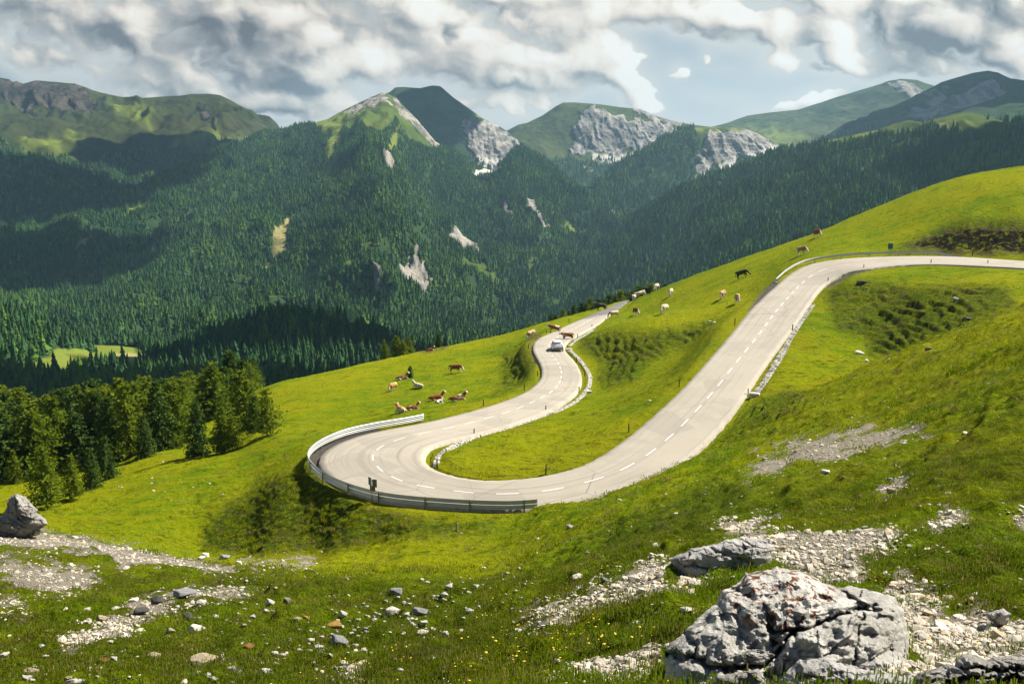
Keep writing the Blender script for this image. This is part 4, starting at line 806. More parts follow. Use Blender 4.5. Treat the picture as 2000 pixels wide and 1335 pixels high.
def sample_surface(label, area_per, amax=.66, jitter=True, extra=None, keep=.5):
    P, at_, UV = MOUNT[label]; P = P[2:]; f = at_['forest'][2:]; u, v = UV[0][2:], UV[1][2:]
    A, B, C_ = P[:-1, :-1], P[:-1, 1:], P[1:, :-1]
    ar = np.abs((B - A)[..., 0] * (C_ - A)[..., 1] - (B - A)[..., 1] * (C_ - A)[..., 0])      # plan area of each cell
    fx = (f[:-1, :-1] + f[1:, 1:]) * .5
    aa = np.abs(A[..., 0] / A[..., 1]); w = np.where((aa < amax) & (A[..., 1] > 150), ar * np.clip((fx - .35) * 2.2, 0, 1), 0)
    if extra is not None: w = w * extra(u[:-1, :-1], v[:-1, :-1], A)
    n = int(w.sum() / area_per); cw = np.cumsum(w.ravel()); k = np.searchsorted(cw, RNG.random(n) * cw[-1]); i, j = np.unravel_index(np.minimum(k, w.size - 1), w.shape)
    s, t = RNG.random(n)[:, None], RNG.random(n)[:, None]
    p = P[i, j] * (1 - s) * (1 - t) + P[i, j + 1] * s * (1 - t) + P[i + 1, j] * (1 - s) * t + P[i + 1, j + 1] * s * t
    return p, u[i, j], v[i, j]
def forest(label, area_per, hgt, name_label, larch=.25, extra=None, wide=1.2, hfun=None):
    p, u, v = sample_surface(label, area_per, extra=extra)
    # open up small gaps so that the canopy is uneven
    gap = fbm(p[:, 0] / 60, p[:, 1] / 60, 3, 201) + fbm(p[:, 0] / 14, p[:, 1] / 14, 2, 202) * .5
    keep = gap > -.36 + RNG.random(len(p)) * .12; p, u, v = p[keep], u[keep], v[keep]; n = len(p)
    h = hgt * np.clip(RNG.normal(1, .28, n), .4, 1.75)
    if hfun is not None: h = h * hfun(u, v)
    lm = np.clip(larch + fbm(p[:, 0] / 170, p[:, 1] / 170, 3, 205) * 1.3, .03, .92)
    pick = np.where(RNG.random(n) < lm, 3 + RNG.integers(0, 2, n), RNG.integers(0, 3, n))
    w = wide * RNG.uniform(.85, 1.25, n)
    p[:, 2] -= .6
    o = scatter('forest', p, np.stack([h * w, h * w, h], -1), RNG.random(n) * 6.28, pick, [x.copy() for x in FAR_TREES], name_label, 'forest')
    print('forest', name_label[:30], n); return o
forest('green forested mountain with a pale rocky top in the middle of the view', 31, 12.2, 'dense conifer forest covering the central mountain', .14,
       hfun=lambda u, v: .55 + .45 * sstep(215, 330, v), wide=1.25)
forest('long wooded slope with a grassy crest on the right', 36, 13.5, 'dark conifer forest on the long right-hand slope', .22)
forest('dark pyramid peak behind the forested mountain', 170, 17, 'sparse conifers below the dark pyramid peak', .2, wide=1.3)
forest('flat topped mountain with a grey cliff face beyond the gap', 200, 17, 'conifers at the foot of the far grey cliff', .15, wide=1.4)
forest('wooded spur ending in a grey cliff above pale scree', 110, 16, 'conifers on the wooded spur beside the scree', .15, wide=1.3)
forest('broad brown green mountain with dark crags on the left skyline', 150, 16, 'dark conifers on the lower flank of the left mountain', .15, wide=1.3)
forest('dark rounded mountain on the right skyline', 420, 17, 'scattered conifers below the dark rounded mountain', .12, wide=1.3)
forest('dark grassy shoulder at the right edge below the rounded mountain', 330, 17, 'scattered conifers on the shoulder at the right edge', .12, wide=1.3)
forest('dark wooded knoll behind the pasture', 26, 14, 'dark spruce wood covering the knoll behind the pasture', -.15, wide=1.25)
forest('wooded bank at the left edge of the valley', 34, 14, 'spruce wood on the bank at the left edge', .18, wide=1.1)
forest('valley floor between the pasture and the mountains', 40, 14, 'mixed conifer wood filling the valley below the pasture', .22, extra=lambda u, v, A: (A[..., 1] > 430) * 1.0)
# ------------------------------------------------------------------ trees that can be told apart: trunk + crown, six kinds
M_BARK = simple_mat('bark', (.10, .075, .055), .95, var=.4, scale=6)
M_LARCH = leaf_mat('larch_needles', (.080, .130, .008), (.150, .195, .012), .36, nscale=.6)
M_SPRUCE = leaf_mat('spruce_needles', (.032, .066, .012), (.070, .120, .020), .22, nscale=.6)
M_BROAD = leaf_mat('bush_leaves', (.050, .105, .012), (.10, .17, .018), .3, nscale=.8)
def tube(path, rad, n=7):
    co, q = [], []
    for k, (p, r) in enumerate(zip(path, rad)):
        for i in range(n):
            t = i * 6.2832 / n; co.append((p[0] + r * math.cos(t), p[1] + r * math.sin(t), p[2]))
    for k in range(len(path) - 1):
        for i in range(n): q.append((k * n + i, k * n + (i + 1) % n, (k + 1) * n + (i + 1) % n, (k + 1) * n + i))
    return co, q
def make_conifer(name, seed, mat, width, droop, irr, whorls=24, low=.10, dens=1.0, lean=0.02):
    """unit-height (1 m = 1/10 of a 10 m tree) conifer, built 10 m tall"""
    r = np.random.default_rng(seed); H = 10.0
    bx, by = r.normal(0, lean, 2)
    axis = lambda h: np.array([bx * h * (h / H), by * h * (h / H), h])
    path = [axis(H * f) for f in np.linspace(-.05, 1, 14)]; rad = [.17 * (1 - .93 * f) + .006 for f in np.linspace(0, 1, 14)]; rad[0] = .26
    tc, tq = tube(path, rad)
    cq = []; cv = []
    lob = r.uniform(.7, 1.3, 8)
    for w in range(whorls):
        f = low + (1 - low) * (w + r.uniform(-.3, .3)) / whorls; f = min(max(f, low), .985)
        nb = int(r.integers(5, 8)); a0 = r.uniform(0, 6.28)
        for b in range(nb):
            az = a0 + b * 6.283 / nb + r.normal(0, .25)
            prof = (1 - f) ** .52 * (.55 + .45 * min(1, (f - low + .06) / .16))
            L = width * H * prof * r.uniform(1 - irr, 1 + irr * .6) * (1 + (lob[int(az / 6.283 * 8) % 8] - 1) * .5) + .12
            dz = droop * (1 - f) - .35 * (f > .8) * 0 + r.normal(0, .10)
            rise = math.tan(dz) if f < .85 else .5 + r.normal(0, .2)
            st = axis(H * f); d = np.array([math.cos(az), math.sin(az), rise]); d /= np.linalg.norm(d)
            ns = max(3, int((4 + L * 6.5) * dens))
            if L > .7:                                        # bare branch wood
                e = st + d * L * .8; b0 = len(tc); s_ = np.array([-d[1], d[0], 0]) * .022
                tc += [tuple(st - s_), tuple(st + s_), tuple(e)]; tq.append((b0, b0 + 1, b0 + 2, b0 + 2))
            for k in range(ns):
                t = (k + r.uniform(.2, .9)) / ns; t = .12 + .9 * t
                p = st + d * L * t + np.array([0, 0, -.10 * L * t * t]) + r.normal(0, .05 + .05 * L, 3)
                lk = r.uniform(.26, .50) * (1.1 - .3 * t) * (1 + .2 * (1 - f)); wd = lk * r.uniform(.30, .5)
                q = d + r.normal(0, .55, 3); q[2] -= .25; q /= np.linalg.norm(q)
                s2 = np.cross(q, r.normal(0, 1, 3)); s2 /= np.linalg.norm(s2) + 1e-9
                b0 = len(cv); cv += [p - q * lk * .4, p + s2 * wd, p + q * lk * .7, p - s2 * wd]; cq.append((b0, b0 + 1, b0 + 2, b0 + 3))
    tr = [x for x in tq if x[2] == x[3]]; tq = [x for x in tq if x[2] != x[3]]
    trunk = make_mesh('trunk', tc, tq, [x[:3] for x in tr], M_BARK, link=False)
    crown = make_mesh('crown', np.array(cv), cq, None, mat, smooth=False, link=False)
    return trunk.data, crown.data
TREE_KIND = [make_conifer('larch', 1, M_LARCH, .31, -.10, .45, 26, .12), make_conifer('larch', 2, M_LARCH, .36, .02, .5, 24, .10, lean=.03), make_conifer('larch', 3, M_LARCH, .27, -.15, .4, 28, .08),
             make_conifer('spruce', 4, M_SPRUCE, .27, -.30, .3, 30, .06, 1.15), make_conifer('spruce', 5, M_SPRUCE, .31, -.25, .38, 28, .07, 1.1), make_conifer('larch', 6, M_LARCH, .43, .10, .45, 24, .05, 1.3)]
def plant(x, y, z, h, kind, label, name=None, group=None, wide=1.0, cat='tree'):
    nm = name or ('spruce_tree' if kind in (3, 4) else 'larch_tree')
    e = bpy.data.objects.new(nm, None); col.objects.link(e); e.empty_display_size = .3
    e.location = (x, y, z - .12); e.rotation_euler = (0, 0, random.uniform(0, 6.28)); s = h / 10.0; e.scale = (s * wide, s * wide, s)
    tag(e, label, cat, group)
    for pn, me in zip(('trunk', 'crown'), TREE_KIND[kind]):
        o = bpy.data.objects.new(pn, me); col.objects.link(o); o.parent = e
    return e
def plant_px(u, vtop, kind, label, base=None, D=None, **kw):
    p = hit(u, base, 40) if base else None
    if p is None:
        a = float(ray(u, 700)[0]); p = Vector((a * D, D, ground_z(a * D, D)))
    zt = float(ray(u, vtop)[1]) * p.y
    return plant(p.x, p.y, p.z, max(1.2, zt - p.z), kind, label, **kw)
GW = 'trees of the wood left of the pasture'
for (u, vt, b, k, lb) in [
 (254, 748, 893, 0, 'tall slim larch with a bare lower trunk at the wood edge'), (284, 808, 893, 3, 'small dark conifer right of the bare-trunked larch at the wood edge'),
 (386, 784, 890, 3, 'pointed dark spruce standing alone in front of the wood'), (432, 792, 884, 2, 'narrow light larch of the pair at the front of the wood'),
 (455, 810, 877, 1, 'short spreading larch of the pair at the front of the wood'), (480, 722, 838, 5, 'tallest broad yellow green larch of the right-hand clump'),
 (522, 756, 850, 1, 'spreading larch at the right end of the wood'), (411, 748, 806, 0, 'slender larch standing free on the meadow behind the wood edge'),
 (428, 757, 800, 2, 'narrow larch just right of the slender free-standing larch'), (497, 770, 846, 4, 'dark tree between the tallest larch and the spreading one'),
 (180, 872, 955, 3, 'small dark spruce at the lower wood edge'), (143, 885, 976, 0, 'light larch at the lower edge of the wood above the meadow'),
 (92, 868, 992, 1, 'big drooping larch nearest the pale rock'), (212, 850, 935, 4, 'dark conifer at the wood edge left of the tall slim larch'), (342, 745, 870, 5, 'broad bright larch in the middle of the wood edge'), (312, 742, 880, 3, 'tall dark conifer left of the broad bright larch'), (362, 738, 862, 0, 'tall bright larch right of the broad one in the wood middle')]:
    plant_px(u, vt, k, lb, base=b)
for (u, vt, D, k, lb) in [(290, 755, 150, 0, 'light crowned larch behind the small dark conifer'), (245, 750, 168, 1, 'round topped larch behind the tall slim larch'), (196, 822, 130, 0, 'yellow green larch left of centre in the wood'),
 (158, 770, 150, 1, 'broad larch high in the left part of the wood'), (112, 800, 135, 1, 'wide larch in the left part of the wood'), (63, 822, 128, 0, 'larch near the left edge of the wood'), (22, 832, 126, 2, 'slim larch close to the left picture edge'), (8, 876, 112, 0, 'low larch behind the pale rock at the left edge'), (460, 752, 150, 0, 'larch behind the tallest broad one'), (395, 770, 150, 1, 'spreading larch behind the pointed dark spruce')]:
    plant_px(u, vt, k, lb, D=D)
rt = np.random.default_rng(5); n_in = 0
while n_in < 250:
    u = rt.uniform(-170, 505); D = rt.uniform(112, 265)
    a = float(ray(u, 780)[0]); x, y = a * D, D; z = ground_z(x, y); up_, vp_ = pix(x, y, z)
    lim = np.interp(u, [-200, 0, 100, 200, 300, 400, 470, 510], [995, 985, 960, 915, 860, 825, 805, 795])
    if vp_ > lim and D < 200: continue
    h = rt.uniform(7.0, 11.5); k = int(rt.choice([0, 1, 2, 3, 3, 4, 4, 5])); vt = pix(x, y, z + h)[1]
    top = np.interp(u, [-200, 0, 100, 200, 300, 400, 500], [790, 775, 755, 735, 728, 735, 740])
    if vt < top: h *= .8
    plant(x, y, z, h, k, wide=rt.uniform(1.05, 1.4), label='dark spruce crowded inside the shaded wood left of the pasture' if k in (3, 4) else 'larch crowded inside the wood left of the pasture', group=GW); n_in += 1
for (u, vt, D, k, w, lb) in [(752, 662, 205, 2, 1.0, 'leftmost bright larch of the clump on the pasture skyline'), (776, 655, 208, 5, 1.1, 'round bushy tree in the middle of the skyline clump'), (800, 657, 208, 1, 1.0, 'right-hand bright larch of the skyline clump'), (788, 664, 206, 5, 1.2, 'low bushy tree filling the skyline clump'), (857, 651, 203, 4, 1.2, 'single dark spruce on the skyline right of the clump')]:
    plant_px(u, vt, k, lb, D=D, wide=w)
for i, (u, vt) in enumerate([(985, 646), (1003, 637), (1018, 640), (1033, 627), (1050, 629), (1062, 622), (1076, 611), (1085, 612), (1099, 600), (1110, 604), (1120, 593), (1134, 588), (1143, 590), (1151, 579), (1168, 580), (1178, 582), (1190, 572), (1200, 574), (1210, 564), (1222, 568), (1235, 566), (1246, 555), (1256, 559), (1268, 550), (1282, 557), (1297, 551), (1310, 556)]):
    D = 222 + 1.6 * i + rt.uniform(-2, 10)
    k = [3, 4, 3, 0, 4][i % 5]
    plant_px(u, vt + 2, k, 'dark conifer showing over the crest beside the far road' if k != 0 else 'lighter larch among the dark conifers at the far road crest', D=D, group='conifers beyond the road crest', wide=1.35)
plant_px(801, 713, 3, 'tiny young spruce beside the lying cow on the pasture', base=737, wide=1.3)
# ------------------------------------------------------------------ guard rails, marker posts, signs, stone gutters
M_STEEL = simple_mat('galvanised_steel', (.50, .51, .51), .45, metal=.55, spec=.5, var=.12, scale=1.5)
M_POST = simple_mat('galvanised_post', (.30, .31, .29), .6, metal=.4, var=.2, scale=3)
M_WOOD = simple_mat('weathered_wood', (.055, .042, .030), .9, var=.4, scale=14)
M_PALEWOOD = simple_mat('pale_wood', (.30, .24, .15), .9, var=.3, scale=14)
def empty(name, loc, label, cat, group=None, rz=0.0):
    e = bpy.data.objects.new(name, None); col.objects.link(e); e.location = loc; e.rotation_euler = (0, 0, rz); e.empty_display_size = .3
    return tag(e, label, cat, group)
class MB:
    """collects boxes, tubes and prisms and links them as one mesh"""
    def __init__(s): s.v, s.q, s.t = [], [], []
    def box(s, c, d, rz=0.0, bev=0.0, taper=(1, 1), M=None):
        b = len(s.v); hx, hy, hz = d[0] / 2, d[1] / 2, d[2] / 2; ca, sa = math.cos(rz), math.sin(rz); bv = min(bev, hx * .45, hy * .45)
        rings = [(-hz, 1, 1, bv), (hz, taper[0], taper[1], bv)] if bev == 0 else [(-hz, 1, 1, 2 * bv), (-hz + bv, 1, 1, 0 * bv + bv * .6), (hz - bv, taper[0], taper[1], bv * .6), (hz, taper[0], taper[1], 2 * bv)]
        def ring(z, tx, ty, ins):
            x, y = hx * tx, hy * ty
            if bev == 0: return [(-x, -y), (x, -y), (x, y), (-x, y)]
            i = ins; k = bv * .6 + (ins - bv * .6) * 0
            x -= (ins - bv * .6); y -= (ins - bv * .6)
            return [(-x + k, -y), (x - k, -y), (x, -y + k), (x, y - k), (x - k, y), (-x + k, y), (-x, y - k), (-x, -y + k)]
        n = None
        for (z, tx, ty, ins) in rings:
            pts = ring(z, tx, ty, ins); n = len(pts)
            for (x, y) in pts:
                p = Vector((c[0] + x * ca - y * sa, c[1] + x * sa + y * ca, c[2] + z)); s.v.append(tuple(M @ p if M else p))
        for k in range(len(rings) - 1):
            for i in range(n): s.q.append((b + k * n + i, b + k * n + (i + 1) % n, b + (k + 1) * n + (i + 1) % n, b + (k + 1) * n + i))
        def cap(o, flip):
            idx = [o + i for i in range(n)]
            if flip: idx = idx[::-1]
            if n == 4: s.q.append(tuple(idx))
            else:
                s.q += [(idx[0], idx[1], idx[2], idx[3]), (idx[0], idx[3], idx[4], idx[7]), (idx[4], idx[5], idx[6], idx[7])]
        cap(b, True); cap(b + (len(rings) - 1) * n, False); return s
    def tube(s, p0, p1, r0, r1=None, n=10, caps=True):
        r1 = r0 if r1 is None else r1; p0, p1 = Vector(p0), Vector(p1); q = (p1 - p0).to_track_quat('Z', 'Y'); b = len(s.v)
        for p, r in ((p0, r0), (p1, r1)):
            for i in range(n): t = i * 6.28318 / n; s.v.append(tuple(p + q @ Vector((r * math.cos(t), r * math.sin(t), 0))))
        for i in range(n): s.q.append((b + i, b + (i + 1) % n, b + n + (i + 1) % n, b + n + i))
        if caps:
            for o, p, fl in ((b, p0, True), (b + n, p1, False)):
                c = len(s.v); s.v.append(tuple(p))
                for i in range(n): a_, b_ = o + i, o + (i + 1) % n; s.t.append((c, b_, a_) if fl else (c, a_, b_))
        return s
    def build(s, name, mat, parent=None, smooth=False, label=None):
        o = make_mesh(name, s.v, s.q or None, s.t or None, mat, smooth=smooth, parent=parent)
        if label: o['label'] = label
        return o
W_PROF = [(.0, .155), (.0, .128), (.075, .10), (.075, .055), (.0, .022), (.0, -.022), (.075, -.055), (.075, -.10), (.0, -.128), (.0, -.155)]
def resample(P, step):
    P = np.array(P); L = np.concatenate([[0], np.cumsum(np.linalg.norm(np.diff(P[:, :2], axis=0), axis=1))]); s = np.linspace(0, L[-1], max(2, int(round(L[-1] / step)) + 1))
    return np.stack([np.interp(s, L, P[:, k]) for k in range(3)], -1), s
def guard_rail(path, toroad, heights, label, post_step=4.0, drop=None, flare=None):
    """path: points at road level on the rail line; toroad: +1/-1 which side of travel the road lies"""
    P, s = resample(path, .5); n = len(P); T = np.gradient(P[:, :2], axis=0); T /= np.linalg.norm(T, axis=1, keepdims=True)
    Nn = np.stack([-T[:, 1], T[:, 0]], -1) * toroad
    root = empty('guardrail', P[n // 2], label, 'guardrail'); o = np.array(root.location)
    dz = np.zeros(n) if drop is None else drop(s)
    for h in heights:
        v = np.zeros((n, len(W_PROF), 3))
        for k, (off, z) in enumerate(W_PROF):
            v[:, k, :2] = P[:, :2] + Nn * (off + .06); v[:, k, 2] = P[:, 2] + h + z + dz
        front = v.reshape(-1, 3) - o; back = front.copy(); back[:, :2] -= np.repeat(Nn, len(W_PROF), 0) * .006
        q = grid_quads(n, len(W_PROF)); m = len(front)
        make_mesh('beam', np.concatenate([front, back]), np.concatenate([q, q[:, ::-1] + m]), None, M_STEEL, smooth=True, parent=root)
    sp = np.arange(1.0, s[-1] - .3, post_step)
    for x in sp:
        i = int(np.argmin(np.abs(s - x))); top = heights[-1] + .20 + dz[i]
        if top < .3: continue
        b = MB(); a = math.atan2(T[i, 1], T[i, 0]); c = P[i] - o
        bz = min(ground_z(P[i, 0] - Nn[i, 0] * .05, P[i, 1] - Nn[i, 1] * .05) - P[i, 2], .05) - .3
        cx, cy_ = c[0] - Nn[i, 0] * .01, c[1] - Nn[i, 1] * .01
        b.box((cx, cy_, c[2] + (top + bz) / 2), (.10, .012, top - bz), a); 
        for sg in (-1, 1): b.box((cx + T[i, 0] * .05 * sg - Nn[i, 0] * .03, cy_ + T[i, 1] * .05 * sg - Nn[i, 1] * .03, c[2] + (top + bz) / 2), (.012, .052, top - bz), a)
        for h in heights: b.box((cx + Nn[i, 0] * .032, cy_ + Nn[i, 1] * .032, c[2] + h + dz[i]), (.16, .050, .10), a)
        b.build('post', M_POST, root)
    return root, P, T, Nn
def px_path(pts, dmin=40): return [tuple(hit(u, v, dmin)) for u, v in pts]
# hairpin rail: offset outwards from the outer road edge
kA = at_u(838, EBs) ; uB, vB = pix(EBs[:, 0], EBs[:, 1], EBs[:, 2])
k0 = int(np.argmin(np.where(np.arange(NS) < NS // 2, np.hypot(uB - 1046, vB - 992), 1e9)))
ks = np.arange(k0, kA + 1); wdn = sn[ks][:, :2]
out = .42 + .62 * sstep(.30, .52, (ks - k0) / (kA - k0)) - .25 * sstep(.75, 1.0, (ks - k0) / (kA - k0))
hp = np.column_stack([EBs[ks, :2] + wdn * out[:, None], EBs[ks, 2] - .02]); hp = smooth1(hp, 6)
hp[:10, :2] -= wdn[:10] * np.linspace(.5, 0, 10)[:, None] * .3
rail, RPth, RT, RN = guard_rail(hp, -1, (.26, .61), 'double galvanised guard rail curving round the outside of the hairpin', 3.8)
mb = MB(); e_ = RPth[-1] - np.array(rail.location)
mb.tube((e_[0], e_[1], e_[2] + .10), (e_[0], e_[1], e_[2] + .78), .11, .10, 12); mb.build('end_piece', simple_mat('white_end', (.78, .78, .76), .5), rail, smooth=True)
# upper rail, on the outside of the top bend, dipping into the ground at its right end
k1 = int(np.argmin(np.abs(pix(*EAs[:NS // 3].T)[0] - 1520))); uA = pix(*EAs[:NS // 3].T)[0]
k1 = max(i for i in range(NS // 3) if uA[i] > 1521); k2 = max(i for i in range(NS // 3) if uA[i] > 1873)
ku = np.arange(k2, k1 + 1); up_ = np.column_stack([EAs[ku, :2] - sn[ku][:, :2] * (.75 + .2 * np.sin(np.linspace(0, 3.1, len(ku)))[:, None]), EAs[ku, 2]])
guard_rail(up_, 1, (.50,), 'single galvanised guard rail along the upper bend below the dark bank', 4.0, drop=lambda s: -.62 * sstep(4.5, .2, s))
# marker posts
def marker(u, v, label, h=.78, mat=None, r=.055, dmin=40):
    p = hit(u, v, dmin); e = empty('marker_post', p, label, 'post', 'wooden marker posts along the road', random.uniform(0, 3)); e.rotation_euler = (random.gauss(0, .03), random.gauss(0, .03), random.uniform(0, 3))
    MB().box((0, 0, h / 2 - .1), (r * 1.7, r * 1.7, h + .2), 0, .012).build('pole', mat or M_WOOD, e)
    MB().box((0, 0, h - .16), (r * 1.7 + .008, r * 1.7 + .008, .07), 0).build('reflector', simple_mat('reflector', (.16, .15, .13), .4), e)
for (u, v, lb) in [
 (926, 852, 'dark marker post on the inner verge just above the hairpin'), (1066, 805, 'dark marker post on the verge beside the stone gutter, halfway to the bend'), (1066, 925, 'dark marker post on the inner verge at the hairpin bottom'),
 (854, 915, 'dark marker post at the inner tip of the hairpin beside the gutter end'), (944, 793, 'thin post on the outer verge below the lying cows'), (1024, 762, 'thin post on the outer verge left of the lower bend'),
 (1050, 735, 'thin post on the left verge where the lower bend is tightest'), (1045, 710, 'thin post on the left verge level with the worn bank'), (1032, 681, 'thin post on the left verge beside the white car'),
 (1131, 767, 'dark marker post on the right verge of the lower bend near the culvert'), (1142, 734, 'dark marker post between road and gutter at the lower bend'), (1126, 708, 'dark marker post between road and gutter just below the car'), (1108, 684, 'short post right of the white car at the gutter corner'),
 (1128, 661, 'thin post beside the gutter just past the brown cow on the road'), (1156, 641, 'thin post at the far end of the upper gutter'), (1111, 629, 'thin post on the left verge beyond the cow crossing the road'), (1067, 651, 'thin post in front of the white faced cow at the verge'),
 (1228, 844, 'lone marker post in the grass left of the straight'), (1326, 756, 'marker post on the left verge at the middle of the straight'), (1435, 634, 'marker post on the left verge high on the straight'),
 (1617, 553, 'marker post at the inner side of the upper bend'), (1687, 527, 'marker post on the inner verge just after the upper bend'), (1818, 518, 'marker post on the near verge of the top road, middle one'), (1929, 519, 'marker post on the near verge of the top road, nearest the right edge'),
 (1548, 647, 'marker post on the right verge beside the upper end of the long gutter'), (1461, 774, 'marker post beside the concrete head of the long gutter'), (1899, 499, 'thin post against the dark bank above the top road')]:
    marker(u, v, lb)
marker(893, 1037, 'pale wooden stump below the guard rail', .62, M_PALEWOOD, .06)
# sign seen from behind at the hairpin
M_SBACK = simple_mat('sign_back', (.14, .135, .12), .6, metal=.2, var=.3, scale=4); M_SFRONT = simple_mat('sign_front', (.75, .74, .72), .45)
i_s = int(np.argmin(np.hypot(pix(*RPth.T)[0] - 725, pix(*RPth.T)[1] - 990))); sp = RPth[i_s] - np.array([RN[i_s, 0], RN[i_s, 1], 0]) * .22
gz = ground_z(sp[0], sp[1]); sg = empty('road_sign', (sp[0], sp[1], gz), 'grey back of a three panel road sign standing behind the hairpin guard rail', 'sign', rz=math.atan2(RT[i_s, 1], RT[i_s, 0]))
top = float(ray(726, 933)[1]) * sp[1] - gz
MB().tube((0, 0, -.3), (0, 0, top + .02), .035, n=12).build('pole', M_POST, sg, True)
rd_y = 1 if (Matrix.Rotation(sg.rotation_euler.z, 2) @ Vector((0, 1))).dot(Vector(RN[i_s])) > 0 else -1
lx = 1 if (Matrix.Rotation(sg.rotation_euler.z, 2) @ Vector((1, 0))).x > 0 else -1
for (x, z, w, h, y, rz) in [(-.25, top - .30, .36, .62, .05, .25), (.25, top - .38, .40, .62, .05, -.25), (.02, top - .80, .56, .46, .06, 0)]:
    b = MB(); b.box((x * lx, y * rd_y, z), (w, .012, h), rz * lx, .004); pn = b.build('panel', M_SBACK, sg)
    f = MB(); f.box((x * lx + .0, (y + .012) * rd_y, z), (w - .03, .004, h - .03), rz * lx); f.build('face', M_SFRONT, pn)
    MB().box((x * lx * .5, .035 * rd_y, z + h * .25), (abs(x) + .12, .02, .04), 0).build('bracket', M_POST, sg)
# green sign above the upper rail
gp = hit(1738, 497, 60); gs = empty('green_sign', gp, 'small green sign on a post behind the upper guard rail', 'sign')
h_ = (float(ray(1738, 475)[1]) - float(ray(1738, 497)[1])) * gp.y
MB().tube((0, 0, -.3), (0, 0, h_), .03).build('pole', M_POST, gs, True); MB().box((0, -.04, h_ - .42), (.74, .02, .84), .1, .006).build('panel', simple_mat('green_panel', (.015, .13, .085), .5), gs)
# stone gutters: rows of white stones set on edge
M_STONE_W = simple_mat('pale_limestone', (.58, .55, .49), .9, var=.4, scale=3.0, bump=.5)
def gutter(pts, width, label, seed, head=None):
    r = np.random.default_rng(seed); P, s = resample(catmull(np.array(px_path(pts)), 8), .24); T = np.gradient(P[:, :2], axis=0); T /= np.linalg.norm(T, axis=1, keepdims=True); c = P[len(P) // 2]
    e = empty('stone_gutter', c, label, 'gutter'); b = MB()
    for i in range(len(P)):
        if r.random() < .06: continue
        n_ = np.array([-T[i, 1], T[i, 0]])
        for lane in range(2):
            if r.random() < .12: continue
            off = (lane - .5) * width * .5 + r.normal(0, .04); x, y = P[i, :2] + n_ * off; z = ground_z(x, y) + r.uniform(.0, .08)
            d = (r.uniform(.12, .24), width * r.uniform(.40, .62), r.uniform(.16, .26)); M = Matrix.Translation((x - c[0], y - c[1], z - c[2])) @ Matrix.Rotation(r.normal(0, .12), 4, 'X') @ Matrix.Rotation(r.normal(0, .12), 4, 'Y')
            b.box((0, 0, 0), d, math.atan2(T[i, 1], T[i, 0]) + r.normal(0, .18), .025, (r.uniform(.75, 1), r.uniform(.75, 1)), M)
    for i in range(len(P) - 1):                          # mortar bed that carries the stones
        q = [P[i + k][:2] + np.array([-T[i, 1], T[i, 0]]) * s * width * .5 for k, s in ((0, -1), (0, 1), (1, 1), (1, -1))]
        b0 = len(b.v); b.v += [(x - c[0], y - c[1], ground_z(x, y) + .02 - c[2]) for x, y in q]; b.q.append((b0, b0 + 3, b0 + 2, b0 + 1))
    b.build('stones', M_STONE_W, e)
    if head:
        hp_ = hit(*head, 40); b = MB(); a = math.atan2(T[0, 1], T[0, 0]); b.box((hp_.x - c[0], hp_.y - c[1], hp_.z - c[2] + .05), (.9, .5, .5), a + 1.57, .03); b.build('headwall', M_STONE_W, e)
    return e
gutter([(851, 908), (857, 890), (875, 878), (896, 868), (927, 856), (962, 845), (1008, 833), (1050, 818), (1085, 805), (1120, 788), (1141, 769), (1151, 751), (1151, 733), (1138, 711), (1121, 692), (1113, 685)], .50, 'white stone gutter following the inside of the hairpin and lower bend', 1, (1148, 767))
gutter([(1113, 676), (1127, 664), (1148, 652), (1161, 642)], .45, 'short white stone gutter right of the car leading up to the far bank', 2, (1111, 684))
gutter([(1474, 772), (1496, 742), (1524, 697), (1541, 666), (1562, 634), (1588, 597)], .62, 'long straight white stone gutter right of the straight road', 3, (1474, 773))
# ------------------------------------------------------------------ cows: one continuous skinned body each, horns as parts
def skin_body(name, verts, edges, root=0, sub=1):
    me = bpy.data.meshes.new(name + '_skel'); me.from_pydata([v[:3] for v in verts], edges, [])
    o = bpy.data.objects.new(name + '_skel', me); col.objects.link(o)
    md = o.modifiers.new('skin', 'SKIN'); md.use_smooth_shade = True; md.branch_smoothing = .3
    for i, v in enumerate(verts):
        sv = me.skin_vertices[0].data[i]; r = v[3]; sv.radius = r if isinstance(r, tuple) else (r, r); sv.use_root = (i == root)
    ss = o.modifiers.new('sub', 'SUBSURF'); ss.levels = sub; ss.render_levels = sub
    dg = bpy.context.evaluated_depsgraph_get(); ev = o.evaluated_get(dg); m2 = bpy.data.meshes.new_from_object(ev)
    m2.name = name; bpy.data.objects.remove(o); bpy.data.meshes.remove(me)
    for p in m2.polygons: p.use_smooth = True
    return m2
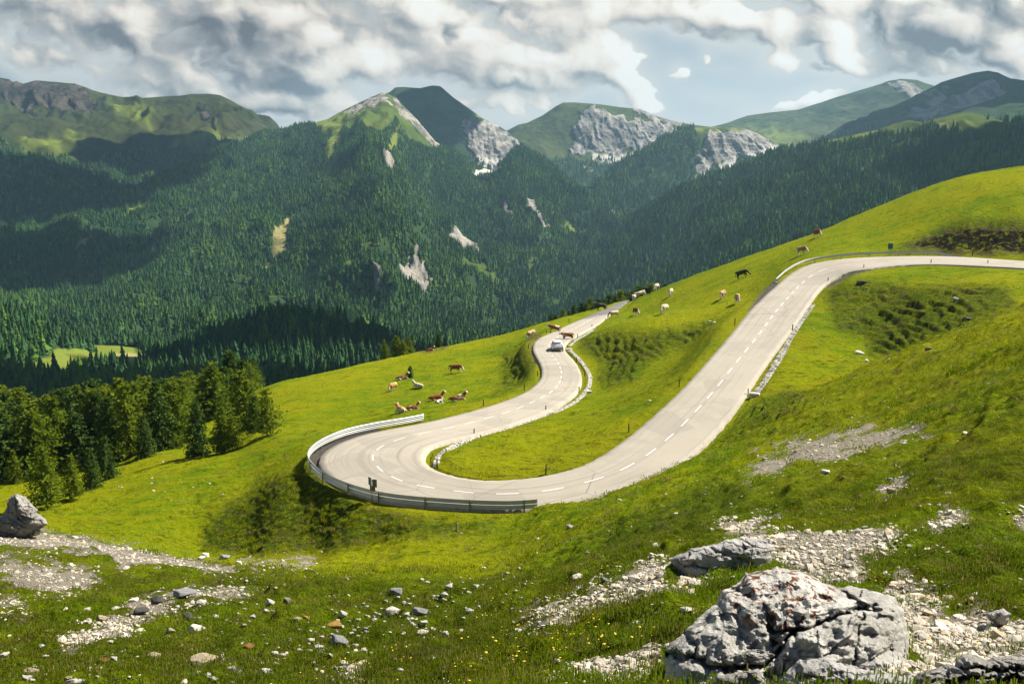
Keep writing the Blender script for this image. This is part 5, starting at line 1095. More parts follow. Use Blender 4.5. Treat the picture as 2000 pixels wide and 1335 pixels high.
def cow_mesh(pose):
    V, E = [], []
    def add(p, r, to=None):
        V.append((*p, r)); i = len(V) - 1
        if to is not None: E.append((to, i))
        return i
    if pose in ('stand', 'graze'):
        hip = add((-.55, 0, 1.08), (.30, .30)); bel = add((-.05, 0, 1.02), (.36, .37), hip); cho = add((.42, 0, 1.04), (.33, .34), bel); sh = add((.70, 0, 1.12), (.25, .27), cho); rump = add((-.86, 0, 1.16), (.23, .22), hip)
        if pose == 'stand': n1 = add((.97, 0, 1.20), (.19, .23), sh); hd = add((1.18, .0, 1.26), (.14, .16), n1); mz = add((1.42, 0, 1.06), (.095, .105), hd)
        else: n1 = add((.98, 0, .92), (.16, .19), sh); hd = add((1.18, .06, .52), (.12, .15), n1); mz = add((1.30, .09, .20), (.08, .09), hd)
        e0 = hd
        for s in (-1, 1):
            h = V[hd]; e1 = add((h[0] - .05, h[1] + s * .16, h[2] + .06), .045, hd); add((h[0] - .08, h[1] + s * .27, h[2] + .03), .03, e1)
            st = .10 * s
            f1 = add((.52 + st, s * .20, .72), (.13, .15), cho); f2 = add((.53 + st, s * .21, .40), .065, f1); f3 = add((.52 + st, s * .21, .12), .048, f2); add((.55 + st, s * .21, .0), .06, f3)
            b1 = add((-.68 - st, s * .20, .78), (.17, .21), hip); b2 = add((-.84 - st, s * .20, .46), .075, b1); b3 = add((-.78 - st, s * .20, .14), .05, b2); add((-.74 - st, s * .20, .0), .06, b3)
        t1 = add((-1.06, 0, 1.18), .05, rump); t2 = add((-1.12, .02, .80), .03, t1); add((-1.10, .03, .48), .055, t2)
        ud = add((-.42, 0, .66), (.15, .13), hip)
    else:                                                # lying, legs folded under
        hip = add((-.50, 0, .46), (.36, .34)); bel = add((-.02, .0, .44), (.42, .38), hip); cho = add((.44, 0, .46), (.34, .36), bel); sh = add((.70, 0, .60), (.24, .27), cho); rump = add((-.86, 0, .44), (.26, .24), hip)
        n1 = add((.90, .02, .86), (.16, .18), sh); hd = add((1.08, .05, 1.02), (.13, .15), n1); mz = add((1.31, .09, .88), (.085, .095), hd)
        for s in (-1, 1):
            h = V[hd]; e1 = add((h[0] - .05, h[1] + s * .16, h[2] + .06), .045, hd); add((h[0] - .08, h[1] + s * .27, h[2] + .03), .03, e1)
            f1 = add((.62, s * .30, .24), .12, cho); f2 = add((.92, s * .34, .12), .075, f1); add((.66, s * .40, .07), .055, f2)
            b1 = add((-.55, s * .34, .26), (.17, .18), hip); b2 = add((-.18, s * .46, .13), .09, b1); add((-.52, s * .52, .07), .055, b2)
        t1 = add((-1.08, .04, .36), .05, rump); add((-1.12, .2, .08), .04, t1)
    return skin_body('cow_body_' + pose, V, E), V[hd]
def cow_mat(name, coat, patch, white, wth=.5, lying=False):
    m, nt = new_mat(name); g = NT(nt); o = g.objco(); s = g.n('ShaderNodeSeparateXYZ'); g.lk(o, s.inputs[0])
    ofs = g.vmath('ADD', o, g.vmath('MULTIPLY', g.n('ShaderNodeCombineXYZ').outputs[0], (0, 0, 0)))
    w4 = g.n('ShaderNodeTexNoise'); w4.noise_dimensions = '4D'; g.lk(o, w4.inputs['Vector']); g.lk(g.math('MULTIPLY', g.rnd(), 30.0), w4.inputs['W']); w4.inputs['Scale'].default_value = 1.5; w4.inputs['Detail'].default_value = 2
    pt = g.ramp(w4.outputs['Fac'], wth, wth + .05)
    c = g.mix(g.noise(o, 7, 3), coat, tuple(x * .75 for x in coat)); c = g.mix(pt, c, patch)
    head = g.ramp(s.outputs[0], 1.02, 1.10); c = g.mix(head, c, white)
    if not lying: c = g.mix(g.ramp(s.outputs[2], .50, .36), c, white)
    else: c = g.mix(g.math('MULTIPLY', g.ramp(s.outputs[2], .30, .16), .8), c, white)
    g.out(g.bsdf(c, .75, None, .2)); return m
WHT = (.66, .60, .50)
COATS = {}
for ly in (False, True):
    COATS['brown', ly] = cow_mat('brown_coat', (.26, .085, .022), (.26, .085, .022), WHT, .62, ly)
    COATS['pied', ly] = cow_mat('brown_white_coat', (.24, .085, .025), (.66, .60, .50), WHT, .57, ly)
    COATS['tan', ly] = cow_mat('tan_coat', (.42, .22, .08), (.60, .48, .32), WHT, .52, ly)
    COATS['cream', ly] = cow_mat('cream_coat', (.60, .48, .31), (.68, .60, .47), WHT, .5, ly)
    COATS['dark', ly] = cow_mat('dark_coat', (.035, .022, .016), (.06, .04, .03), (.09, .07, .055), .5, ly)
    COATS['blackpied', ly] = cow_mat('dark_white_coat', (.05, .035, .03), (.66, .62, .56), WHT, .48, ly)
M_HORN = simple_mat('horn', (.55, .48, .36), .5)
COWM = {p: cow_mesh(p) for p in ('stand', 'graze', 'lie')}
def horn_mesh():
    v, q = tube([(0, 0, 0), (.0, .07, .02), (.03, .13, .09), (.05, .14, .16)], [.026, .022, .014, .004], 6); return make_mesh('horn', v, q, None, M_HORN, link=False).data
HORN = horn_mesh()
def cow(u, v, pose, coat, head, label, scale=1.0, dmin=40, group=None):
    """head: compass of the nose in the picture plane, degrees: 0 = right, 90 = away, 180 = left, 270 = towards us"""
    p = hit(u, v, dmin); base, hd = COWM[pose]; ly = pose == 'lie'
    me = base.copy(); me.materials.clear(); me.materials.append(COATS[coat, ly])
    e = bpy.data.objects.new('cow', None); col.objects.link(e); e.location = p; e.scale = (scale,) * 3; tag(e, label, 'cow', group)
    rz = R(head); e.rotation_euler = (0, 0, rz)
    # follow the slope along the body
    gx = (ground_z(p.x + .7 * math.cos(rz), p.y + .7 * math.sin(rz)) - ground_z(p.x - .7 * math.cos(rz), p.y - .7 * math.sin(rz))) / 1.4
    e.rotation_euler = Matrix.Rotation(rz, 4, 'Z').to_3x3().to_4x4().to_euler()
    e.rotation_mode = 'QUATERNION'; e.rotation_quaternion = (Matrix.Rotation(rz, 3, 'Z') @ Matrix.Rotation(-math.atan(gx) * .75, 3, 'Y')).to_quaternion()
    b = bpy.data.objects.new('body', me); col.objects.link(b); b.parent = e
    for s in (-1, 1):
        h = bpy.data.objects.new('horn', HORN); col.objects.link(h); h.parent = e; h.location = (hd[0] - .02, hd[1] + s * .08, hd[2] + .13); h.scale = (1, s, 1)
    return e
CW = 'cattle grazing and resting on the pasture'
for a in [
 (1081, 650, 'stand', 'pied', 176, 'red brown cow with white head stepping off the left verge onto the road', 1.08), (1108, 665, 'stand', 'pied', 178, 'brown and white cow standing on the road just ahead of the white car', 1.02),
 (1038, 659, 'graze', 'tan', 225, 'tan and white cow grazing on the left verge below the road'), (891, 728, 'graze', 'pied', 350, 'brown and white cow grazing alone in the middle of the left meadow', 1.05),
 (767, 764, 'graze', 'tan', 245, 'pale tan cow standing with its rear lit, leftmost on the meadow', 1.0), (786, 741, 'lie', 'pied', 15, 'brown and white cow stretched out beside the tiny spruce', 1.0),
 (817, 757, 'lie', 'cream', 140, 'white cow lying alone on the meadow right of the standing tan one', 1.0), (853, 781, 'lie', 'brown', 15, 'chestnut cow lying with its head raised to the right', 1.05), (857, 788, 'lie', 'blackpied', 60, 'small dark and white calf lying in front of the chestnut cow', .72),
 (894, 783, 'lie', 'pied', 10, 'brown and white cow lying right of the chestnut one', 1.1), (784, 806, 'lie', 'tan', 120, 'tan cow lying just above the guard rail end', 1.1), (806, 800, 'lie', 'pied', 20, 'brown and white calf lying right of the tan cow above the guard rail', .85),
 (840, 686, 'lie', 'brown', 10, 'red brown cow lying by the bare earth patch at the skyline', .85), (1173, 606, 'stand', 'dark', 185, 'dark brown cow crossing the far end of the road', 1.15), (1199, 621, 'graze', 'tan', 200, 'tan cow grazing at the right edge of the far road', 1.1),
 (1242, 615, 'graze', 'brown', 285, 'chestnut cow grazing nearest the far road on the right-hand slope', 1.1), (1297, 612, 'graze', 'cream', 235, 'cream cow with shaded dark side grazing lowest on the right-hand slope', 1.1), (1310, 578, 'graze', 'cream', 250, 'cream cow grazing above the other cream one on the right-hand slope', 1.1),
 (1282, 566, 'graze', 'cream', 240, 'pale cow on the crest right of the dark conifers', 1.15), (1253, 581, 'stand', 'cream', 200, 'pale cow on the crest behind the white one', 1.15), (1238, 587, 'stand', 'cream', 250, 'white cow on the crest where the far road vanishes', 1.15),
 (1411, 583, 'graze', 'tan', 240, 'tan cow with white face left of the pair beside the straight road', 1.0), (1440, 592, 'graze', 'tan', 265, 'brown backed cow right of the pair beside the straight road', 1.05), (1452, 543, 'graze', 'dark', 340, 'dark brown cow grazing high on the right-hand slope', 1.05),
 (1567, 497, 'graze', 'tan', 300, 'light brown cow grazing above the upper guard rail', 1.0), (1596, 463, 'graze', 'brown', 280, 'red brown cow on the skyline above the upper bend', 1.1)]:
    cow(*a[:6], scale=(a[6] if len(a) > 6 else 1.0), group=CW)

# ------------------------------------------------------------------ white car, seen from behind
def car():
    s_c = ALONG[int(NS // 2 + np.argmin(np.hypot(*(np.array(pix(*(EAs * .22 + EBs * .78)[NS // 2:].T)) - np.array([[1090], [687]])))))]
    kA_ = at_u(1100, EAs)
    # right-hand lane when driving away from us
    best = min(((abs(pix(*road_point(s, t))[0] - 1089) + abs(pix(*road_point(s, t))[1] - 686), s, t) for s in np.arange(ALONG[NS // 2], ALONG[-1], .4) for t in np.linspace(.15, .85, 15)))
    _, s, t = best; p = road_point(s, t); q = road_point(s + 2.5, t); h = math.atan2(q[1] - p[1], q[0] - p[0]); pitch = math.atan2(q[2] - p[2], 2.5)
    e = empty('parked_car'.replace('parked_', ''), (p[0] + 1.6 * math.cos(h), p[1] + 1.6 * math.sin(h), (p[2] + q[2]) / 2), 'white hatchback driving away up the road towards the cows', 'car')
    e.rotation_mode = 'QUATERNION'; e.rotation_quaternion = (Matrix.Rotation(h, 3, 'Z') @ Matrix.Rotation(-pitch, 3, 'Y')).to_quaternion()
    PAINT = simple_mat('white_paint', (.78, .79, .80), .28, spec=.5, var=.03); GL = simple_mat('car_glass', (.015, .02, .024), .08, spec=.6, var=.1); BLK = simple_mat('black_trim', (.02, .02, .02), .6); RED = simple_mat('tail_light', (.30, .008, .006), .25, spec=.5); PLT = simple_mat('plate', (.72, .72, .70), .5); RIM = simple_mat('alloy', (.45, .46, .47), .35, metal=.8); LMP = simple_mat('lamp_glass', (.7, .72, .74), .1, spec=.6)
    # body: side profile stations along x (rear = -2.0) -> cross sections
    st = [(-2.02, .78, .40, .72), (-1.98, .84, .34, .96), (-1.70, .87, .24, .99), (-1.0, .89, .20, .98), (0, .89, .19, .96), (.75, .88, .20, .93), (1.35, .86, .22, .84), (1.85, .80, .28, .70), (2.02, .66, .34, .58)]
    v, qd = [], []
    for (x, w, z0, z1) in st:
        prof = [(0, z0), (w * .86, z0), (w, z0 + .16), (w, (z0 + z1) / 2), (w * .96, z1 - .06), (w * .86, z1), (0, z1 + .015)]
        ring = prof + [(-a, b) for a, b in prof[-2:0:-1]]
        v += [(x, a, b) for a, b in ring]
    n = 12
    for k in range(len(st) - 1):
        for i in range(n): qd.append((k * n + i, (k + 1) * n + i, (k + 1) * n + (i + 1) % n, k * n + (i + 1) % n))
    c0 = len(v); v += [(-2.02, 0, .56), (2.02, 0, .46)]; tr = [(c0, i, (i + 1) % n) for i in range(n)] + [(c0 + 1, (len(st) - 1) * n + (i + 1) % n, (len(st) - 1) * n + i) for i in range(n)]
    body = make_mesh('body', v, qd, tr, PAINT, parent=e)
    cab = [(-1.93, .76, .95), (-1.52, .60, 1.42), (-1.2, .615, 1.46), (.1, .60, 1.45), (1.0, .78, .92)]
    # roof and pillars as a lofted shell
    v, qd = [], []
    stc = [(-1.94, .80, .93, .93), (-1.75, .79, .92, 1.18), (-1.52, .78, .92, 1.41), (-1.2, .78, .92, 1.47), (-.4, .78, .92, 1.48), (.15, .78, .92, 1.44), (.62, .79, .90, 1.17), (1.02, .80, .88, .90)]
    for (x, w, z0, z1) in stc:
        tw = w - .20 * (z1 - z0) / .56
        ring = [(w, z0), ((w + tw) / 2 + .015, (z0 + z1) / 2), (tw, max(z0, z1 - .05)), (tw * .75, z1), (0, z1 + .012)]; ring = ring + [(-a, b) for a, b in ring[-2::-1]]
        v += [(x, a, b) for a, b in ring]
    n = 9
    for k in range(len(stc) - 1):
        for i in range(n - 1): qd.append((k * n + i, (k + 1) * n + i, (k + 1) * n + i + 1, k * n + i + 1))
    make_mesh('roof', v, qd, None, PAINT, parent=e)
    def quad_panel(name, pts, mat, off, parent=e):
        P = [Vector(p) for p in pts]; nrm = (P[1] - P[0]).cross(P[3] - P[0]).normalized() * off
        o = make_mesh(name, [tuple(p + nrm) for p in P] + [tuple(p) for p in P], [(0, 1, 2, 3), (4, 7, 6, 5), (0, 4, 5, 1), (1, 5, 6, 2), (2, 6, 7, 3), (3, 7, 4, 0)], None, mat, smooth=False, parent=parent); return o
    rw = quad_panel('rear_window', [(-1.915, .66, .98), (-1.915, -.66, .98), (-1.575, -.545, 1.37), (-1.575, .545, 1.37)], GL, -.02)
    quad_panel('windscreen', [(.98, -.66, .93), (.98, .66, .93), (.24, .55, 1.40), (.24, -.55, 1.40)], GL, -.02)
    for sg in (-1, 1):
        f = (lambda pts: pts) if sg < 0 else (lambda pts: pts[::-1])
        for pts in ([(-1.70, .80 * sg, .98), (-1.72, .72 * sg, 1.14), (-1.35, .655 * sg, 1.38), (-.55, .655 * sg, 1.40), (-.55, .80 * sg, .97)][0:1] + [(-1.38, .655 * sg, 1.36), (-.55, .655 * sg, 1.38), (-.55, .795 * sg, .98)], [(-.48, .795 * sg, .98), (-.48, .655 * sg, 1.38), (.08, .66 * sg, 1.36), (.62, .79 * sg, .96)]):
            quad_panel('side_window', f(pts), GL, .018)
        MB().box((-2.0, .70 * sg, .84), (.06, .16, .24), 0, .02).build('tail_light', RED, e)
        MB().box((1.93, .60 * sg, .62), (.14, .26, .13), 0, .03).build('headlight', LMP, e)
        mr = MB().box((.45, .93 * sg, .98), (.12, .20, .13), 0, .04).build('mirror', PAINT, e)
        for x in (-1.25, 1.27):
            w = MB().tube((x, .66 * sg, .30), (x, .895 * sg, .30), .30, n=24).build('wheel', BLK, e); MB().tube((x, .88 * sg, .30), (x, .905 * sg, .30), .19, n=16).build('rim', RIM, w)
    MB().box((-2.03, 0, .46), (.10, 1.50, .18), 0, .03).build('bumper', BLK, e)
    MB().box((-2.035, 0, .74), (.02, .52, .12), 0, .005).build('number_plate', PLT, e)
    MB().box((-1.60, 0, 1.435), (.16, 1.0, .03), 0, .01).build('spoiler', PAINT, e)
    return e
car()
# ------------------------------------------------------------------ rocks
def rock_mat(name, a, b, lichen=None, crack=1.0, sc=1.0, dark=.35):
    m, nt = new_mat(name); g = NT(nt); o = g.objco()
    n1 = g.noise(o, 1.7 * sc, 8, .68, .4); n2 = g.noise(o, 9 * sc, 7, .72); n3 = g.noise(o, 40 * sc, 4, .7)
    c = g.mix(g.ramp(n1, .34, .66), a, b)
    c = g.mix(g.ramp(n2, .50, .72, 0, dark), c, (.055, .052, .048))
    c = g.mix(g.ramp(n3, .56, .75, 0, .5), c, (.08, .075, .065))
    c = g.mix(g.ramp(n2, .42, .28, 0, .55), c, tuple(min(1, x * 1.5) for x in b))
    wv = g.n('ShaderNodeTexNoise'); g.lk(o, wv.inputs['Vector']); wv.inputs['Scale'].default_value = 2.2 * sc; wv.inputs['Detail'].default_value = 5
    ov = g.vmath('ADD', o, g.vmath('MULTIPLY', wv.outputs['Color'], (.35 / sc, .35 / sc, .35 / sc)))
    vc = g.voro(g.scale(ov, (.8, 1, 1.2)), 1.15 * sc, 'DISTANCE_TO_EDGE')
    ck = g.math('MULTIPLY', g.ramp(vc.outputs['Distance'], .028, .004), g.ramp(n1, .40, .58))
    c = g.mix(g.math('MULTIPLY', ck, .85 * crack), c, (.02, .018, .016))
    if lichen:
        ln = g.noise(g.scale(o, (1, 1, .6)), 13, 6, .68); lm = g.noise(o, 1.3, 2)
        c = g.mix(g.math('MULTIPLY', g.ramp(ln, .52, .58), g.ramp(g.math('MULTIPLY', lm, g.attr('lichen')), .04, .22)), c, g.mix(g.noise(o, 22, 3), (.060, .026, .014), (.21, .070, .022)))
    h = g.math('ADD', g.math('MULTIPLY', n2, .8), g.math('MULTIPLY', n3, .25)); h = g.math('SUBTRACT', g.math('ADD', h, g.math('MULTIPLY', n1, .8)), g.math('MULTIPLY', ck, .8 * crack))
    g.out(g.bsdf(c, .88, g.bump(h, .9, .10 / sc), .25)); return m
M_LIME = rock_mat('limestone', (.36, .345, .315), (.62, .60, .555), True)
M_LIME2 = rock_mat('grey_limestone', (.31, .30, .29), (.51, .495, .47), None, 1.0, 1.2)
M_LIME3 = rock_mat('warm_limestone', (.20, .19, .175), (.38, .36, .33), None, 1.0, .9)
def seg_dist(u, v, pts):
    d = np.full(np.shape(u), 1e9)
    for (x1, y1), (x2, y2) in zip(pts[:-1], pts[1:]):
        ex, ey = x2 - x1, y2 - y1; t = np.clip(((u - x1) * ex + (v - y1) * ey) / (ex * ex + ey * ey), 0, 1); d = np.minimum(d, np.hypot(u - x1 - t * ex, v - y1 - t * ey))
    return d
def cells(u, v, size, seed):
    """broken-rock facets: nearest of jittered sites, each with its own offset and tilt"""
    u = u + fbm(u / 40, v / 40, 3, seed) * 14; v = v + fbm(u / 40, v / 40, 3, seed + 1) * 14
    gi, gj = np.floor(u / size), np.floor(v / size); best = np.full(np.shape(u), 1e9); val = np.zeros(np.shape(u)); r01 = lambda a, b, k: _hash(a, b, seed + k) / 65535.0
    for di in (-1, 0, 1):
        for dj in (-1, 0, 1):
            ci, cj = gi + di, gj + dj; x, y = (ci + .1 + .8 * r01(ci, cj, 3)) * size, (cj + .1 + .8 * r01(ci, cj, 4)) * size
            d = (u - x) ** 2 + (v - y) ** 2; w = (r01(ci, cj, 5) - .5) + ((r01(ci, cj, 6) - .5) * (u - x) + (r01(ci, cj, 7) - .5) * (v - y)) / size * 1.6
            val = np.where(d < best, w, val); best = np.minimum(best, d)
    return val
def outcrop(name, outline, D, front, back, label, mat, slope=0.0, cracks=(), rough=.05, seed=0, strata=0.0, lich=None, bulge=None, nth=420, nr=110, cat='boulder'):
    """a rock with the drawn silhouette at distance D, its own depth before and behind that plane, facets, strata and open joints"""
    O = np.array(outline, float); O, _ = resample(np.column_stack([np.vstack([O, O[:1]]), np.zeros(len(O) + 1)]), 2.0); O = O[:-1, :2]; O = O + np.stack([fbm(O[:, 0] / 16, O[:, 1] / 16, 3, seed + 61), fbm(O[:, 0] / 16, O[:, 1] / 16, 3, seed + 62)], -1) * 5
    c = O.mean(0); th = np.arctan2(O[:, 1] - c[1], O[:, 0] - c[0]); od = np.argsort(th); rr = np.hypot(O[:, 0] - c[0], O[:, 1] - c[1])
    tq = np.linspace(-math.pi, math.pi, nth, endpoint=False); rq = np.interp(tq, th[od], rr[od], period=2 * math.pi)
    rho = np.sin(np.linspace(0, 1, nr) * math.pi / 2)[:, None]
    u = c[0] + rho * rq * np.cos(tq); v = c[1] + rho * rq * np.sin(tq); vb = O[:, 1].max()
    def face(depth, sgn):
        edge = np.sqrt(np.clip(1 - rho ** 3.2, 0, 1))
        fac = ridged(u / 95 + seed, v / 80, 3, seed) * .5 + .5 * np.abs(perlin(u / 60 + seed, v / 55, seed + 3))
        d = depth * edge * (.72 + .5 * fac)
        if sgn < 0:
            d = d * 1.0
            if bulge is not None: d = d + bulge(u, v) * edge
            for (pts, wd, dep) in cracks: d = d - dep * np.exp(-(seg_dist(u + fbm(u / 25, v / 25, 3, seed + 8) * 12, v + fbm(u / 25, v / 25, 3, seed + 9) * 12, pts) / wd) ** 2)
            d = d + (fbm(u / 22, v / 20, 5, seed + 5, .55) * rough + ridged(u / 40, v / 34, 3, seed + 6) * rough * .6) * edge
            d = d + (cells(u, v, 84, seed + 20) * 2.2 + cells(u, v, 30, seed + 30) * .7) * rough * edge
            if strata: d = d + strata * edge * np.abs(((v * .8 - u * .45) / 13 + fbm(u / 30, v / 30, 3, seed + 11) * 1.6) % 1 - .5)
        return D + sgn * d + slope * (vb - v) / 200.0
    Df, Db = face(front, -1), face(back, 1)
    def P3(u, v, Dm):
        a, e = ray(u, v); return np.stack([a * Dm, Dm, e * Dm], -1)
    F, B = P3(u, v, Df), P3(u, v, Db)
    org = P3(np.array([c[0]]), np.array([vb]), np.array([D]))[0]
    co = np.concatenate([F.reshape(-1, 3), B.reshape(-1, 3)]) - org; q = []
    i = np.arange(nr * nth).reshape(nr, nth); j = np.roll(i, -1, 1); N_ = nr * nth
    q = np.concatenate([np.stack([i[:-1], i[1:], j[1:], j[:-1]], -1).reshape(-1, 4), np.stack([i[:-1], j[:-1], j[1:], i[1:]], -1).reshape(-1, 4) + N_, np.stack([i[-1], i[-1] + N_, j[-1] + N_, j[-1]], -1)])
    la = np.zeros(2 * N_) if lich is None else np.concatenate([lich(u, v).ravel(), np.zeros(N_)])
    o = make_mesh(name, co, q, None, mat, attrs=dict(lichen=la)); o.location = org
    bm = bmesh.new(); bm.from_mesh(o.data); bmesh.ops.remove_doubles(bm, verts=bm.verts, dist=1e-5); bmesh.ops.recalc_face_normals(bm, faces=bm.faces); bm.to_mesh(o.data); bm.free()
    return tag(o, label, cat)
BIG = [(1300,1271),(1316,1250),(1338,1233),(1372,1198),(1396,1179),(1412,1152),(1439,1141),(1455,1120),(1480,1114),(1507,1112),(1518,1106),(1561,1114),(1590,1127),(1612,1139),(1634,1147),(1660,1143),(1701,1152),(1748,1166),(1764,1193),(1774,1236),(1776,1290),(1777,1330),(1770,1390),(1660,1430),(1540,1440),(1420,1430),(1330,1400),(1298,1340)]
joint1 = [(1500,1226),(1548,1234),(1590,1227),(1625,1208),(1668,1191),(1715,1187)]; joint2 = [(1552,1234),(1530,1262),(1512,1285),(1492,1300),(1440,1302)]; joint3 = [(1687,1196),(1676,1240),(1668,1295)]; joint4 = [(1336,1235),(1356,1258),(1358,1288)]; joint5 = [(1300,1278),(1340,1282),(1390,1300),(1450,1312)]
below = lambda u, v: sstep(-6, 8, v - np.interp(u, [1490,1548,1590,1625,1668,1715,1780], [1300,1234,1227,1208,1191,1187,1180])) * sstep(1500, 1545, u)
outcrop('boulder', BIG, 6.02, .42, .55, 'big pale boulder with rusty lichen and deep cracks at the lower right', M_LIME, slope=.74, seed=3, rough=.042,
        cracks=[(joint1, 4.5, .16), (joint2, 5, .20), (joint3, 2.6, .07), (joint4, 4, .08), (joint5, 6, .14), ([(1640,1150),(1690,1180),(1745,1190)], 3, .05), ([(1430,1150),(1470,1160),(1500,1200),(1512,1250)], 5, .05)],
        bulge=lambda u, v: .16 * below(u, v) - .10 * sstep(1395, 1330, u), lich=lambda u, v: np.exp(-((u - 1520) / 95) ** 2 - ((v - 1165) / 55) ** 2) * 1.0, nth=560, nr=150)
outcrop('boulder', [(1531,1316),(1561,1287),(1609,1282),(1652,1298),(1698,1309),(1787,1322),(1800,1380),(1740,1430),(1600,1430),(1520,1400)], 5.42, .25, .3, 'flat pale slab lying in front of the big lichen boulder', M_LIME2, slope=.5, seed=9, rough=.03, cracks=[([(1560,1320),(1640,1330),(1720,1345)], 4, .06)], nth=320)
outcrop('boulder', [(1390,1335),(1398,1322),(1450,1309),(1480,1306),(1490,1322),(1486,1370),(1440,1400),(1395,1390)], 5.4, .16, .2, 'small grey rock at the foot of the big boulder', M_LIME3, seed=13, rough=.02, nth=220, nr=60)
outcrop('boulder', [(1310,1090),(1332,1078),(1361,1069),(1400,1060),(1431,1051),(1455,1052),(1480,1048),(1500,1058),(1509,1071),(1507,1090),(1500,1108),(1460,1115),(1420,1122),(1369,1136),(1338,1142),(1322,1120)], 11.5, .30, .55, 'long grey cracked block lying behind the big boulder', M_LIME2, slope=.45, seed=21, rough=.03,
        cracks=[([(1385,1068),(1400,1078),(1440,1086),(1470,1100)], 3, .07), ([(1340,1100),(1360,1104),(1385,1110)], 3, .06), ([(1440,1054),(1470,1064),(1500,1062)], 3, .05)], nth=420)
dl = dist_of(45, 1041)
outcrop('boulder', [(-60,1050),(-40,1018),(-8,1010),(4,1008),(9,1000),(15,988),(12,974),(22,968),(36,964),(49,968),(58,981),(71,992),(74,1002),(84,1008),(94,1022),(86,1029),(80,1033),(79,1042),(60,1050),(10,1056)], dl - .9, .55, .8, 'tilted layered grey rock at the left edge above the gravel', M_LIME3, slope=1.2, seed=31, rough=.10, strata=.16, nth=380)
outcrop('rock_ledge', [(1780,1335),(1793,1313),(1827,1305),(1850,1296),(1865,1297),(1877,1277),(1900,1276),(1925,1287),(1945,1281),(1975,1280),(2010,1281),(2060,1284),(2120,1300),(2130,1400),(2000,1440),(1860,1420),(1790,1390)], 5.55, .35, .25, 'broken rock ledge in the bottom right corner', M_LIME3, slope=.25, seed=41, rough=.06, strata=.10, cracks=[([(1880,1300),(1940,1310),(2000,1306),(2080,1296)], 5, .10), ([(1850,1330),(1920,1322),(2000,1332)], 4, .08)], nth=420)
outcrop('boulder', [(1923,1196),(1940,1192),(1962,1188),(1976,1198),(1972,1208),(1964,1224),(1945,1222),(1930,1208)], dist_of(1950, 1226) + .05, .12, .12, 'pale angular stone on the gravel at the right edge', M_LIME2, seed=47, rough=.02, nth=160, nr=40)
# loose stones: three rough shapes, many sizes
def stone_mesh(seed, flat=.6):
    r = np.random.default_rng(seed); bm = bmesh.new(); bmesh.ops.create_icosphere(bm, subdivisions=4, radius=1.0); P = np.array([v.co[:] for v in bm.verts])
    n = r.normal(0, 1, (17, 3)); n /= np.linalg.norm(n, axis=1, keepdims=True); d = r.uniform(.62, 1.0, 17)
    den = P @ n.T; rad = np.min(np.where(den > .05, d / np.maximum(den, .05), 9), 1); rad = np.minimum(rad, 1.25)
    P = P * rad[:, None]; P *= 1 + .05 * fbm(P[:, 0] * 2 + seed, P[:, 1] * 2 + P[:, 2] * 1.7, 4, seed)[:, None]
    P *= np.array([1, r.uniform(.65, .9), flat])
    for v, p in zip(bm.verts, P): v.co = p
    me = bpy.data.meshes.new('stone'); bm.to_mesh(me); bm.free()
    for p in me.polygons: p.use_smooth = True
    return me
def stone_mat(name, a, b): return rock_mat(name, a, b, None, .5, 2.2, .25)
ST_MAT = dict(white=stone_mat('white_stone', (.64, .60, .52), (.86, .82, .75)), grey=stone_mat('grey_stone', (.22, .225, .23), (.36, .36, .36)), tan=stone_mat('tan_stone', (.42, .34, .21), (.58, .49, .34)), ochre=stone_mat('ochre_stone', (.42, .23, .055), (.55, .33, .10)), dark=stone_mat('dark_stone', (.05, .047, .042), (.14, .13, .12)), rust=stone_mat('rust_stone', (.28, .12, .03), (.38, .19, .06)))
ST_ME = {}
for c_ in ST_MAT:
    for k in range(4):
        me = stone_mesh(50 + k, (.62, .5, .72, .4)[k]); me.materials.append(ST_MAT[c_]); ST_ME[c_, k] = me
rs_ = np.random.default_rng(17)
def stone(u, v, w, h, colour, label, group=None, dmin=4):
    p = hit(u, v + h * .5, dmin); s = w / F_PX * p.length * .5; k = int(rs_.integers(0, 4)); f = (.62, .5, .72, .4)[k]
    o = bpy.data.objects.new('stone', ST_ME[colour, k]); col.objects.link(o); o.location = p + Vector((0, s * .3, s * .26)); sz = min(1.6, max(.5, (h / w) / f * 1.0))
    o.scale = (s, s, s * sz); o.rotation_euler = (rs_.normal(0, .15), rs_.normal(0, .15), rs_.uniform(-.6, .6)); return tag(o, label, 'stone', group)
